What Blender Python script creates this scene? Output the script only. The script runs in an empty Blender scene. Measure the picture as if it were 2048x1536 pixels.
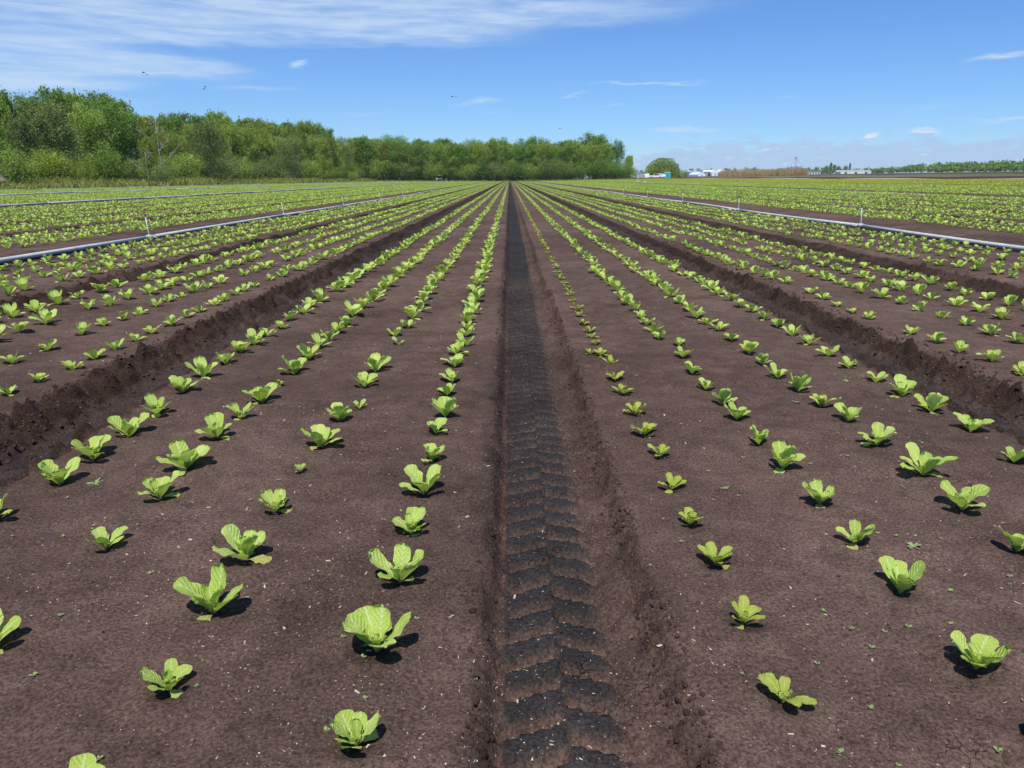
import bpy, bmesh, math, random
import numpy as np
from mathutils import Vector, Matrix, Euler

SC = bpy.context.scene
COL = SC.collection
R = math.radians

# ------------------------------------------------------------------ camera
EYE = 1.0
cd = bpy.data.cameras.new('camera')
cd.sensor_width = 36.0
cd.lens = 1480.0 / 2048.0 * 36.0
cd.clip_start = 0.05
cd.clip_end = 9000
cam = bpy.data.objects.new('camera', cd)
COL.objects.link(cam)
cam.location = (0, 0, EYE)
cam.rotation_euler = (R(90 - 15.52), 0, R(-0.1865))
SC.camera = cam

# ------------------------------------------------------------------ light, sky, exposure
SUN_EL, SUN_AZ = 64.0, 192.0            # azimuth clockwise from +Y (the rows' direction)
sd = bpy.data.lights.new('sun', 'SUN')
sd.energy = 4.6
sd.angle = R(0.53)
sd.color = (1.0, 0.955, 0.89)
sun = bpy.data.objects.new('sun', sd)
COL.objects.link(sun)
sun.rotation_euler = (R(90 - SUN_EL), 0, R(180 - SUN_AZ))
SKY_STRENGTH = 0.085
SC.view_settings.view_transform = 'Standard'
SC.view_settings.look = 'None'
SC.view_settings.gamma = 1.0
SC.view_settings.use_curve_mapping = False
SC.view_settings.exposure = 0.3
SC.render.engine = 'CYCLES'
SC.cycles.max_bounces = 6
SC.cycles.transparent_max_bounces = 8
SC.cycles.use_denoising = True


class NT:
    """small helper to wire shader / geometry nodes"""
    def __init__(self, tree):
        self.t = tree

    def n(self, typ, **kw):
        nd = self.t.nodes.new(typ)
        for k, v in kw.items():
            setattr(nd, k, v)
        return nd

    def put(self, sock, v):
        if v is None:
            return
        if isinstance(v, bpy.types.NodeSocket):
            self.t.links.new(v, sock)
        else:
            sock.default_value = v

    def m(self, op, a, b=None, c=None, clamp=False):
        nd = self.n('ShaderNodeMath', operation=op, use_clamp=clamp)
        self.put(nd.inputs[0], a)
        if b is not None:
            self.put(nd.inputs[1], b)
        if c is not None:
            self.put(nd.inputs[2], c)
        return nd.outputs[0]

    def vm(self, op, a, b=None):
        nd = self.n('ShaderNodeVectorMath', operation=op)
        self.put(nd.inputs[0], a)
        if b is not None:
            self.put(nd.inputs[1], b)
        return nd.outputs[0]

    def noise(self, vec, scale, detail=3, rough=0.55, dist=0.0):
        nd = self.n('ShaderNodeTexNoise')
        self.put(nd.inputs['Vector'], vec)
        nd.inputs['Scale'].default_value = scale
        nd.inputs['Detail'].default_value = detail
        nd.inputs['Roughness'].default_value = rough
        nd.inputs['Distortion'].default_value = dist
        return nd.outputs[0]

    def ramp(self, f, lo, hi, a=0.0, b=1.0):
        nd = self.n('ShaderNodeMapRange', interpolation_type='SMOOTHSTEP')
        self.put(nd.inputs['Value'], f)
        nd.inputs['From Min'].default_value = lo
        nd.inputs['From Max'].default_value = hi
        nd.inputs['To Min'].default_value = a
        nd.inputs['To Max'].default_value = b
        return nd.outputs[0]

    def mix(self, f, a, b, blend='MIX'):
        nd = self.n('ShaderNodeMix', data_type='RGBA', blend_type=blend)
        self.put(nd.inputs[0], f)
        self.put(nd.inputs[6], a if isinstance(a, bpy.types.NodeSocket) else (*a, 1.0))
        self.put(nd.inputs[7], b if isinstance(b, bpy.types.NodeSocket) else (*b, 1.0))
        return nd.outputs[2]


def make_world():
    w = bpy.data.worlds.new('World')
    SC.world = w
    w.use_nodes = True
    t = w.node_tree
    t.nodes.clear()
    N = NT(t)
    out = N.n('ShaderNodeOutputWorld')
    bg = N.n('ShaderNodeBackground')
    t.links.new(bg.outputs[0], out.inputs[0])
    sky = N.n('ShaderNodeTexSky', sky_type='NISHITA')
    sky.sun_disc = False
    sky.sun_elevation = R(SUN_EL)
    sky.sun_rotation = R(SUN_AZ)
    sky.altitude = 40
    sky.air_density = 1.0
    sky.dust_density = 0.0
    sky.ozone_density = 2.2
    skyc = N.mix(1.0, sky.outputs[0], SKY_TINT, 'MULTIPLY')
    tc = N.n('ShaderNodeTexCoord')
    sep = N.n('ShaderNodeSeparateXYZ')
    t.links.new(tc.outputs['Generated'], sep.inputs[0])
    az = N.m('MULTIPLY', N.m('ARCTAN2', sep.outputs[0], sep.outputs[1]), 180 / math.pi)
    el = N.m('MULTIPLY', N.m('ARCSINE', sep.outputs[2]), 180 / math.pi)
    cmb = N.n('ShaderNodeCombineXYZ')
    t.links.new(az, cmb.inputs[0])
    t.links.new(el, cmb.inputs[1])
    P = cmb.outputs[0]

    def wisp(a, e, la, le, tilt, s):
        mp = N.n('ShaderNodeMapping', vector_type='TEXTURE')
        t.links.new(P0, mp.inputs[0])
        mp.inputs['Location'].default_value = (a, e, 0)
        mp.inputs['Rotation'].default_value = (0, 0, R(tilt))
        mp.inputs['Scale'].default_value = (la, le, 1)
        g = N.n('ShaderNodeTexGradient', gradient_type='SPHERICAL')
        t.links.new(mp.outputs[0], g.inputs[0])
        return N.m('MULTIPLY', g.outputs[1], s)

    # warp the coordinates a little so the wisps have ragged, drawn-out edges
    def stretched(sx, sy, rot=0.0):
        mp = N.n('ShaderNodeMapping')
        t.links.new(P, mp.inputs[0])
        mp.inputs['Scale'].default_value = (sx, sy, 1)
        mp.inputs['Rotation'].default_value = (0, 0, R(rot))
        return mp.outputs[0]
    wn = N.noise(stretched(0.10, 0.5), 1.0, 4, 0.6)
    wofs = N.m('MULTIPLY', N.m('SUBTRACT', wn, 0.5), 2.2)
    c2 = N.n('ShaderNodeCombineXYZ')
    t.links.new(az, c2.inputs[0])
    t.links.new(N.m('ADD', el, wofs), c2.inputs[1])
    P0 = c2.outputs[0]
    # (az, el, half-length, half-height, tilt, strength): the high cirrus and the small wisps
    W = [(-27, 10.8, 32, 2.6, 0.5, 1.4), (-4, 11.2, 24, 1.7, 1.0, 1.0), (-12, 9.7, 17, 0.75, -0.5, .8),
         (-37, 7.6, 18, 1.3, 0, 1.3), (-35, 6.4, 20, 1.4, 2, 1.25), (-24, 7.0, 7, .5, 3, .8), (-34, 5.4, 12, .9, 1, .8),
         (-18.0, 6.0, 5, .35, 3, .45), (-26, 8.6, 14, .5, 1, .55), (-30, 4.6, 9, .35, 3, .5), (-8, 8.9, 12, .35, 1, .4), (-24.5, 10.2, 2.4, .5, 0, .9), (-14.8, 7.85, .9, .22, 3, .8),
         (-2.2, 5.3, 2.6, .26, 4, .75), (-10, 4.6, 4.5, .3, 4, .3), (-1, 4.7, 3, .25, 4, .25),
         (9.8, 6.55, 5.8, .17, 2.6, .8), (4.6, 5.9, 1.7, .16, 5, .55), (7.5, 4.95, 1.6, .15, 6, .5), (12, 5.7, 4, .22, 4, .22),
         (12.5, 3.12, 3.6, .38, 2.5, .85), (19.5, 5.45, 1.2, .16, 8, .35),
         (31.5, 7.1, 2.6, .26, 5, .75), (37, 7.9, 5, .6, 5, .6), (33, 3.55, 3.2, .22, 4, .7), (28, 4.35, 2.6, .35, 6, .3),
         (24.5, 3.5, 1.6, .14, 3, .3), (29, 3.45, 3.5, .14, 3, .35)]
    acc = None
    for a in W:
        g = wisp(*a)
        acc = g if acc is None else N.m('ADD', acc, g)
    streak = N.noise(stretched(0.13, 1.5, 2), 1.0, 6, 0.62, 0.4)
    fine = N.noise(stretched(0.5, 3.6, 3), 1.0, 5, 0.6)
    tex = N.m('ADD', N.m('MULTIPLY', streak, 0.75), N.m('MULTIPLY', fine, 0.25))
    tex = N.ramp(tex, 0.28, 0.64, 0.30, 1.0)
    cir = N.m('MULTIPLY', N.ramp(acc, 0.02, 0.75), tex)
    # thin cirrus everywhere else in the dome, as in view
    gen = N.m('MULTIPLY', N.ramp(N.noise(stretched(0.05, 0.16, 8), 1.0, 5, 0.6), 0.56, 0.8), N.ramp(el, 12, 20, 0.0, 0.6))
    cir = N.m('ADD', cir, gen, clamp=True)
    cirF = N.m('MULTIPLY', cir, 0.80)
    # low cumulus bank near the horizon (begins right of the wood)
    cn = N.noise(stretched(0.55, 1.5), 1.0, 6, 0.6)
    side = N.ramp(az, 4.0, 15.0)
    top = N.m('ADD', N.m('MULTIPLY', side, 1.75), N.m('MULTIPLY', N.m('SUBTRACT', cn, 0.5), 3.3))
    lo = N.m('SUBTRACT', N.m('ADD', top, 0.75), el)
    bank = N.m('MULTIPLY', N.ramp(lo, -0.12, 0.5), N.ramp(az, 2.0, 10.0))
    bank = N.m('MULTIPLY', bank, N.ramp(el, -3.0, 0.5, .3, 1.0))
    # flat dark flecks above the bank
    fl = N.noise(stretched(0.42, 2.3), 1.0, 3, 0.5)
    fleck = N.m('MULTIPLY', N.ramp(fl, 0.60, 0.66), N.m('MULTIPLY', N.ramp(el, 1.9, 2.3), N.ramp(el, 3.3, 2.9)))
    fleck = N.m('MULTIPLY', fleck, N.ramp(az, 9.0, 13.0))
    bankF = N.m('MULTIPLY', N.m('MAXIMUM', bank, N.m('MULTIPLY', fleck, .75)), 0.66)
    pn = N.noise(stretched(0.9, 3.2), 1.0, 5, 0.6)
    puff = N.m('MULTIPLY', N.ramp(pn, 0.57, 0.72), N.ramp(lo, 0.0, 0.35))
    pw = wisp(28.2, 2.72, 1.5, .34, 2, 1.0)
    pw2 = wisp(24.9, 2.9, .8, .2, 2, .8)
    puffmask = N.m('MULTIPLY', puff, N.ramp(az, 4.0, 10.0))
    bigp = N.m('MULTIPLY', N.ramp(N.m('ADD', pw, pw2), .15, .55), N.ramp(fine, .35, .6))
    puffF = N.m('ADD', N.m('MULTIPLY', puffmask, 0.60), bigp, clamp=True)
    c = N.mix(cirF, skyc, CIRRUS)
    c = N.mix(bankF, c, BANK)
    c = N.mix(puffF, c, PUFF)
    t.links.new(c, bg.inputs['Color'])
    bg.inputs['Strength'].default_value = SKY_STRENGTH


SKY_TINT = (0.56, 0.83, 1.27)      # deep, clean blue of the photographed sky
CIRRUS = (5.6, 7.1, 8.9)
BANK = (4.1, 5.35, 7.9)
PUFF = (7.2, 7.8, 8.8)
make_world()


# ------------------------------------------------------------------ small helpers
def mesh_np(name, verts, faces, uv=None, mat=None, smooth=False, attrs=None):
    """faces: (n,3) or (n,4) int array, or a list of tuples"""
    me = bpy.data.meshes.new(name)
    verts = np.asarray(verts, dtype=np.float32)
    if isinstance(faces, np.ndarray):
        k = faces.shape[1]
        nf = faces.shape[0]
        me.vertices.add(len(verts))
        me.vertices.foreach_set('co', verts.ravel())
        me.loops.add(nf * k)
        me.loops.foreach_set('vertex_index', faces.astype(np.int32).ravel())
        me.polygons.add(nf)
        me.polygons.foreach_set('loop_start', np.arange(0, nf * k, k, dtype=np.int32))
    else:
        me.from_pydata([tuple(map(float, v)) for v in verts], [], faces)
    me.update(calc_edges=True)
    if uv is not None:
        l = me.uv_layers.new(name='UVMap')
        idx = np.zeros(len(me.loops), dtype=np.int32)
        me.loops.foreach_get('vertex_index', idx)
        l.data.foreach_set('uv', np.asarray(uv, dtype=np.float32)[idx].ravel())
    if attrs:
        for an, av in attrs.items():
            at = me.color_attributes.new(an, 'FLOAT_COLOR', 'POINT')
            at.data.foreach_set('color', np.asarray(av, dtype=np.float32).ravel())
    if smooth:
        me.polygons.foreach_set('use_smooth', np.ones(len(me.polygons), dtype=bool))
    if mat:
        me.materials.append(mat)
    return me


def link(name, me, parent=None, loc=(0, 0, 0), rot=(0, 0, 0), scale=(1, 1, 1)):
    o = bpy.data.objects.new(name, me)
    COL.objects.link(o)
    o.location = loc
    o.rotation_euler = rot
    o.scale = scale
    if parent:
        o.parent = parent
    return o


def tag(o, label, cat, group=None, kind=None):
    o['label'] = label
    if cat:
        o['category'] = cat
    if group:
        o['group'] = group
    if kind:
        o['kind'] = kind
    return o


class MB:
    """collects boxes, tubes and strips into one mesh"""
    def __init__(self):
        self.v = []
        self.f = []

    def add(self, vs, fs):
        b = len(self.v)
        self.v += [tuple(p) for p in vs]
        self.f += [tuple(i + b for i in q) for q in fs]
        return self

    def box(self, c, s, rz=0.0, taper=1.0):
        x, y, z = s[0] / 2, s[1] / 2, s[2] / 2
        vs = []
        for k, zz in ((1, -z), (taper, z)):
            for a, b in ((-x, -y), (x, -y), (x, y), (-x, y)):
                p = Vector((a * k, b * k, zz))
                p.rotate(Euler((0, 0, rz)))
                vs.append((p.x + c[0], p.y + c[1], p.z + c[2]))
        return self.add(vs, [(3, 2, 1, 0), (4, 5, 6, 7), (0, 1, 5, 4), (1, 2, 6, 5), (2, 3, 7, 6), (3, 0, 4, 7)])

    def tube(self, pts, rads, n=8, caps=True):
        pts = [Vector(p) for p in pts]
        if not hasattr(rads, '__len__'):
            rads = [rads] * len(pts)
        vs, fs = [], []
        for i, p in enumerate(pts):
            d = (pts[min(i + 1, len(pts) - 1)] - pts[max(i - 1, 0)]).normalized()
            up = Vector((0, 0, 1)) if abs(d.z) < .9 else Vector((1, 0, 0))
            a = d.cross(up).normalized()
            b = d.cross(a).normalized()
            for k in range(n):
                t = 2 * math.pi * k / n
                q = p + (a * math.cos(t) + b * math.sin(t)) * rads[i]
                vs.append(q)
        for i in range(len(pts) - 1):
            for k in range(n):
                fs.append((i * n + k, i * n + (k + 1) % n, (i + 1) * n + (k + 1) % n, (i + 1) * n + k))
        if caps:
            fs.append(tuple(range(n - 1, -1, -1)))
            fs.append(tuple((len(pts) - 1) * n + k for k in range(n)))
        return self.add(vs, fs)

    def prism(self, prof, y0, y1):
        """profile in x,z extruded along y"""
        n = len(prof)
        vs = [(x, y0, z) for x, z in prof] + [(x, y1, z) for x, z in prof]
        fs = [(k, (k + 1) % n, n + (k + 1) % n, n + k) for k in range(n)]
        fs += [tuple(range(n - 1, -1, -1)), tuple(range(n, 2 * n))]
        return self.add(vs, fs)

    def build(self, name, mat, parent=None, smooth=False, **kw):
        me = bpy.data.meshes.new(name)
        me.from_pydata([tuple(p) for p in self.v], [], self.f)
        me.update()
        me.materials.append(mat)
        bm = bmesh.new()
        bm.from_mesh(me)
        bmesh.ops.recalc_face_normals(bm, faces=bm.faces)
        bm.to_mesh(me)
        bm.free()
        if smooth:
            me.polygons.foreach_set('use_smooth', np.ones(len(me.polygons), dtype=bool))
        return link(name, me, parent, **kw)


def empty(name, loc, rz=0.0):
    o = bpy.data.objects.new(name, None)
    COL.objects.link(o)
    o.location = loc
    o.rotation_euler = (0, 0, rz)
    o.empty_display_size = .1
    return o


def copy_tree(o, parent=None, keep=()):
    c = o.copy()
    COL.objects.link(c)
    c.parent = parent
    for ch in list(o.children):
        copy_tree(ch, c)
    return c


# value noise on arrays
_rs = np.random.RandomState(7)
_TAB = _rs.rand(256, 256).astype(np.float32)


def vnoise(x, y, ox=0):
    xi = np.floor(x).astype(np.int64)
    yi = np.floor(y).astype(np.int64)
    fx = (x - xi)
    fy = (y - yi)
    fx = fx * fx * (3 - 2 * fx)
    fy = fy * fy * (3 - 2 * fy)
    a = _TAB[(xi + ox) & 255, (yi + ox * 7) & 255]
    b = _TAB[(xi + 1 + ox) & 255, (yi + ox * 7) & 255]
    c = _TAB[(xi + ox) & 255, (yi + 1 + ox * 7) & 255]
    d = _TAB[(xi + 1 + ox) & 255, (yi + 1 + ox * 7) & 255]
    return (a * (1 - fx) + b * fx) * (1 - fy) + (c * (1 - fx) + d * fx) * fy - .5


def fbm(x, y, octs=4, ox=0, gain=.5):
    s = 0
    a = 1.0
    for i in range(octs):
        s = s + a * vnoise(x * 2 ** i + 13.7 * i, y * 2 ** i + 5.1 * i, ox + i * 11)
        a *= gain
    return s


# ------------------------------------------------------------------ materials
def principled(name, color, rough=.7, spec=.3, metal=0.0, var=0.12, nscale=3.0, bump=0.0, bscale=20):
    m = bpy.data.materials.new(name)
    m.use_nodes = True
    t = m.node_tree
    N = NT(t)
    b = t.nodes['Principled BSDF']
    tc = N.n('ShaderNodeTexCoord')
    nz = N.noise(tc.outputs['Object'], nscale, 4)
    k = N.ramp(nz, .3, .7, 1 - var, 1 + var)
    col = N.vm('SCALE', (*color,))
    sc = col.node
    t.links.new(k, sc.inputs['Scale'])
    t.links.new(col, b.inputs['Base Color'])
    b.inputs['Roughness'].default_value = rough
    b.inputs['Specular IOR Level'].default_value = spec
    b.inputs['Metallic'].default_value = metal
    if bump:
        bp = N.n('ShaderNodeBump')
        bp.inputs['Distance'].default_value = bump
        t.links.new(N.noise(tc.outputs['Object'], bscale, 4), bp.inputs['Height'])
        t.links.new(bp.outputs[0], b.inputs['Normal'])
    return m


def leaf_mat(name, dark, light, rib, yellow=None, yprob=0.0, transl=.34, uvribs=True, rough=.55):
    """leaf: colour varies per object and per leaf; pale midrib and side veins from the leaf's own UV"""
    m = bpy.data.materials.new(name)
    m.use_nodes = True
    t = m.node_tree
    t.nodes.clear()
    N = NT(t)
    out = N.n('ShaderNodeOutputMaterial')
    oi = N.n('ShaderNodeObjectInfo')
    ge = N.n('ShaderNodeNewGeometry')
    tc = N.n('ShaderNodeTexCoord')
    nz = N.noise(tc.outputs['Object'], 30 if uvribs else .5, 3)
    f = N.m('ADD', N.m('MULTIPLY', oi.outputs['Random'], .5), N.m('ADD', N.m('MULTIPLY', ge.outputs['Random Per Island'], .35), N.m('MULTIPLY', nz, .3)))
    c = N.mix(N.ramp(f, .15, 1.0), dark, light)
    if yellow:
        y = N.ramp(oi.outputs['Random'], 1 - yprob - .02, 1 - yprob + .02)
        if uvribs:
            y = N.m('MULTIPLY', y, .7)
        c = N.mix(y, c, yellow)
    height = nz
    if uvribs:
        sep = N.n('ShaderNodeSeparateXYZ')
        t.links.new(tc.outputs['UV'], sep.inputs[0])
        au = N.m('ABSOLUTE', N.m('SUBTRACT', sep.outputs[0], .5))
        mid = N.ramp(au, .07, .02)
        vv = N.m('SINE', N.m('MULTIPLY', N.m('SUBTRACT', sep.outputs[1], N.m('MULTIPLY', au, .55)), 48))
        vein = N.m('MULTIPLY', N.ramp(vv, .86, 1.0), .28)
        base = N.ramp(sep.outputs[1], .34, .02)
        r = N.m('MAXIMUM', N.m('MULTIPLY', mid, .8), N.m('MAXIMUM', vein, N.m('MULTIPLY', base, .8)))
        c = N.mix(r, c, rib)
        edge = N.m('MULTIPLY', N.ramp(au, .455, .5), .45)
        c = N.mix(edge, c, rib)
        height = N.m('ADD', N.m('MULTIPLY', nz, .8), N.m('MULTIPLY', vv, -.15))
    bp = N.n('ShaderNodeBump')
    bp.inputs['Distance'].default_value = .005 if uvribs else .05
    bp.inputs['Strength'].default_value = .8
    t.links.new(height, bp.inputs['Height'])
    b = N.n('ShaderNodeBsdfPrincipled')
    t.links.new(c, b.inputs['Base Color'])
    b.inputs['Roughness'].default_value = rough
    b.inputs['Specular IOR Level'].default_value = .22 if uvribs else .2
    t.links.new(bp.outputs[0], b.inputs['Normal'])
    tr = N.n('ShaderNodeBsdfTranslucent')
    t.links.new(N.mix(1.0, c, (1.0, 1.05, .55), 'MULTIPLY'), tr.inputs[0])
    mx = N.n('ShaderNodeMixShader')
    mx.inputs[0].default_value = transl
    t.links.new(b.outputs[0], mx.inputs[1])
    t.links.new(tr.outputs[0], mx.inputs[2])
    t.links.new(mx.outputs[0], out.inputs[0])
    return m


def soil_mat():
    m = bpy.data.materials.new('muck_soil')
    m.use_nodes = True
    t = m.node_tree
    N = NT(t)
    b = t.nodes['Principled BSDF']
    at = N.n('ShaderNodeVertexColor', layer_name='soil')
    tc = N.n('ShaderNodeTexCoord')
    P = tc.outputs['Object']
    big = N.noise(P, 1.3, 4, .6)
    mid = N.noise(P, 9, 5, .65)
    fine = N.noise(P, 130, 4, .7)
    k = N.m('MULTIPLY', N.ramp(big, .3, .7, .84, 1.16), N.m('MULTIPLY', N.ramp(mid, .25, .75, .78, 1.22), N.ramp(fine, .28, .72, .45, 1.55)))
    sc = N.n('ShaderNodeVectorMath', operation='SCALE')
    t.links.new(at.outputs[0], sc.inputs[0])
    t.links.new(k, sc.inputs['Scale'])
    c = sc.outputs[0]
    # pale dry crust patches and tiny pale fragments
    dry = N.m('MULTIPLY', N.ramp(N.noise(P, 2.6, 5, .7), .60, .78), .28)
    c = N.mix(dry, c, (.13, .105, .095))
    vo = N.n('ShaderNodeTexVoronoi', feature='F1')
    t.links.new(P, vo.inputs['Vector'])
    vo.inputs['Scale'].default_value = 70
    vs = N.n('ShaderNodeSeparateColor')
    t.links.new(vo.outputs['Color'], vs.inputs[0])
    sp = N.m('MULTIPLY', N.ramp(vo.outputs['Distance'], .26, .14), N.ramp(vs.outputs[0], .74, .84))
    c = N.mix(N.m('MULTIPLY', sp, .42), c, (.30, .235, .19))
    # hairline cracks
    ve = N.n('ShaderNodeTexVoronoi', feature='DISTANCE_TO_EDGE')
    wv = N.n('ShaderNodeVectorMath', operation='ADD')
    t.links.new(P, wv.inputs[0])
    wn = N.n('ShaderNodeTexNoise')
    t.links.new(P, wn.inputs['Vector'])
    wn.inputs['Scale'].default_value = 14
    ws = N.n('ShaderNodeVectorMath', operation='SCALE')
    t.links.new(wn.outputs['Color'], ws.inputs[0])
    ws.inputs['Scale'].default_value = .09
    t.links.new(ws.outputs[0], wv.inputs[1])
    t.links.new(wv.outputs[0], ve.inputs['Vector'])
    ve.inputs['Scale'].default_value = 27
    crack = N.m('MULTIPLY', N.ramp(ve.outputs['Distance'], .022, .0), N.ramp(N.noise(P, 4.1, 4), .54, .72))
    c = N.mix(N.m('MULTIPLY', crack, .4), c, (.012, .009, .008))
    t.links.new(c, b.inputs['Base Color'])
    b.inputs['Roughness'].default_value = .93
    b.inputs['Specular IOR Level'].default_value = .04
    h = N.m('ADD', N.m('MULTIPLY', mid, .012), N.m('MULTIPLY', fine, .0055))
    h = N.m('ADD', h, N.m('MULTIPLY', N.noise(P, 42, 4, .65), .009))
    h = N.m('SUBTRACT', h, N.m('MULTIPLY', crack, .006))
    h = N.m('ADD', h, N.m('MULTIPLY', sp, .002))
    bp = N.n('ShaderNodeBump')
    bp.inputs['Distance'].default_value = 1.0
    bp.inputs['Strength'].default_value = 1.0
    t.links.new(h, bp.inputs['Height'])
    t.links.new(bp.outputs[0], b.inputs['Normal'])
    return m


M = {}
M['soil'] = soil_mat()
M['clod'] = principled('soil_clod', (.046, .029, .023), .95, .1, var=.35, nscale=5, bump=.006, bscale=60)
M['lettuce'] = leaf_mat('lettuce_leaf', (.38, .525, .07), (.55, .70, .17), (.62, .72, .36))
M['lettuce_heart'] = leaf_mat('lettuce_heart_leaf', (.40, .53, .09), (.48, .60, .14), (.56, .66, .26))
M['lettuce_pale'] = leaf_mat('lettuce_pale_leaf', (.37, .47, .055), (.48, .56, .10), (.56, .63, .25))
M['lettuce_old'] = leaf_mat('lettuce_old_leaf', (.42, .42, .09), (.50, .50, .14), (.55, .56, .25))
M['lettuce_yellow'] = leaf_mat('yellow_lettuce_leaf', (.42, .48, .045), (.53, .57, .07), (.60, .64, .2))
M['weed'] = leaf_mat('weed_leaf', (.20, .30, .10), (.32, .42, .18), (.38, .46, .22), uvribs=False)
M['chip'] = None
M['bark'] = principled('tree_bark', (.13, .115, .10), .9, .1, var=.3, nscale=2)
M['bark_pale'] = principled('pale_bark', (.36, .33, .30), .85, .1, var=.25, nscale=2)
TG = dict(transl=.36, uvribs=False, rough=.6)
M['tree_mid'] = leaf_mat('mid_green_foliage', (.165, .28, .042), (.35, .47, .10), (0, 0, 0), **TG)
M['tree_dark'] = leaf_mat('dark_green_foliage', (.11, .215, .037), (.235, .37, .078), (0, 0, 0), **TG)
M['tree_light'] = leaf_mat('yellow_green_foliage', (.21, .285, .040), (.34, .42, .072), (0, 0, 0), **TG)
M['tree_rust'] = leaf_mat('rusty_foliage', (.20, .155, .035), (.30, .20, .06), (0, 0, 0), **TG)
M['tree_grey'] = leaf_mat('grey_green_foliage', (.16, .22, .07), (.26, .33, .12), (0, 0, 0), **TG)
M['grass'] = leaf_mat('rough_grass', (.17, .225, .045), (.34, .34, .10), (0, 0, 0), transl=.3, uvribs=False)
M['reed'] = leaf_mat('dry_reed', (.40, .28, .15), (.56, .42, .25), (0, 0, 0), transl=.25, uvribs=False)
M['alu'] = principled('aluminium', (.50, .495, .475), .55, .25, metal=0.0, var=.12, nscale=6)
M['dark_metal'] = principled('dark_metal', (.05, .05, .055), .5, .4)
M['brass'] = principled('sprinkler_brass', (.20, .17, .11), .45, .5, metal=.6)
M['white'] = principled('white_paint', (.74, .76, .78), .5, .4, var=.05)
M['film'] = principled('white_greenhouse_film', (.78, .82, .86), .5, .3, var=.05)
M['grey_glass'] = principled('grey_glazing', (.42, .50, .58), .3, .5, var=.1)
M['grey'] = principled('grey_cladding', (.32, .34, .37), .6, .3)
M['dark'] = principled('dark_opening', (.04, .045, .05), .6, .3)
M['teal'] = principled('teal_plastic', (.03, .48, .50), .45, .4, var=.06)
M['teal_light'] = principled('translucent_roof_plastic', (.42, .70, .72), .4, .4)
M['green_roof'] = principled('green_metal_roof', (.12, .30, .22), .5, .3)
M['canopy'] = principled('pale_green_canopy', (.45, .66, .52), .6, .3)
M['glass'] = principled('vehicle_glass', (.03, .04, .05), .1, .6)
M['tyre'] = principled('rubber_tyre', (.02, .02, .02), .8, .2)
M['steel'] = principled('galvanised_steel', (.38, .43, .48), .5, .4, metal=.2)
M['black'] = principled('bird_plumage', (.09, .09, .10), .8, .2)
M['gull'] = principled('white_plumage', (.8, .8, .8), .8, .2)
M['beak'] = principled('yellow_beak', (.55, .36, .05), .5, .3)
M['brush'] = principled('dry_brush', (.20, .165, .135), .9, .1, var=.3, nscale=2)


def chip_mat():
    m = bpy.data.materials.new('dry_plant_fragment')
    m.use_nodes = True
    t = m.node_tree
    N = NT(t)
    b = t.nodes['Principled BSDF']
    ge = N.n('ShaderNodeNewGeometry')
    cr = N.n('ShaderNodeValToRGB')
    e = cr.color_ramp.elements
    e[0].color = (.24, .18, .13, 1)
    e[1].color = (.62, .58, .52, 1)
    e2 = e.new(.62)
    e2.color = (.42, .34, .27, 1)
    e3 = e.new(.85)
    e3.color = (.34, .36, .20, 1)
    t.links.new(ge.outputs['Random Per Island'], cr.inputs[0])
    t.links.new(cr.outputs[0], b.inputs['Base Color'])
    b.inputs['Roughness'].default_value = .8
    return m


M['chip'] = chip_mat()

# ------------------------------------------------------------------ the field: profile of beds and wheel furrows
FIELD_L, FIELD_R, FIELD_END = -44.0, 51.0, 270.0
PX = [(-5.85, 0), (-5.95, -.10), (-6.35, -.085), (-6.5, -.06), (-6.85, 0),
      (-3.86, 0), (-3.96, -.10), (-4.12, -.10), (-4.28, -.012), (-4.36, 0),
      (-1.70, 0), (-1.79, -.10), (-1.99, -.105), (-2.04, -.09), (-2.22, -.010), (-2.30, 0),
      (-.11, 0), (-.056, -.006), (-.024, -.052), (.0, -.056), (.225, -.050), (.30, -.030), (.330, -.022), (.362, -.003), (.42, 0),
      (2.0, 0), (2.12, -.10), (2.31, -.10), (2.37, -.085), (2.50, -.010), (2.58, 0),
      (4.22, 0), (4.34, -.10), (4.54, -.10), (4.80, -.012), (4.9, 0),
      (6.58, 0), (6.68, -.09), (7.25, -.07), (7.80, -.012), (7.92, 0)]
BED_ROWS = {}          # centre -> row offsets, for the far beds
for k in range(4):
    for j in range(5):
        for s, c0, e0 in ((-1, 7.95, 6.85), (1, 9.2, 8.0)):
            c = c0 + 2.13 * j + 12.0 * k
            if (s < 0 and c > 43.3) or (s > 0 and c > 50.0):
                continue
            BED_ROWS[s * c] = (-.61, -.205, .205, .61)
            lim = j == 4
            r = .98
            g = (r, r + .09, r + .15, r + .21) if not lim else (r, r + .09, r + .75, r + 1.0)
            PX += [(s * (c + g[0]), 0), (s * (c + g[1]), -.095), (s * (c + g[2]), -.09), (s * (c + g[3]), -.0)]
PX.sort()
PXX = np.array([p[0] for p in PX])
PXZ = np.array([p[1] for p in PX])
TZX = np.array([-4000, 2.5, 4, 6, 60, 200, 500, 1500, 4000.])
TZZ = np.array([0, 0, .008, .055, 1.055, 3.5, 7.8, 9.5, 10.])
DENTS = [(-.986, 4.47), (-.994, 5.5), (-.498, 4.584), (-.869, 4.216), (-.504, 4.091), (-.381, 3.78), (-1.069, 5.502), (-.415, 4.305),
         (-.572, 2.66), (-.59, 2.243), (1.31, 3.992), (1.727, 3.398), (-.5, 1.55), (1.2, 1.75), (-1.25, 1.5), (1.55, 2.0), (1.25, 1.5)]
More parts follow.
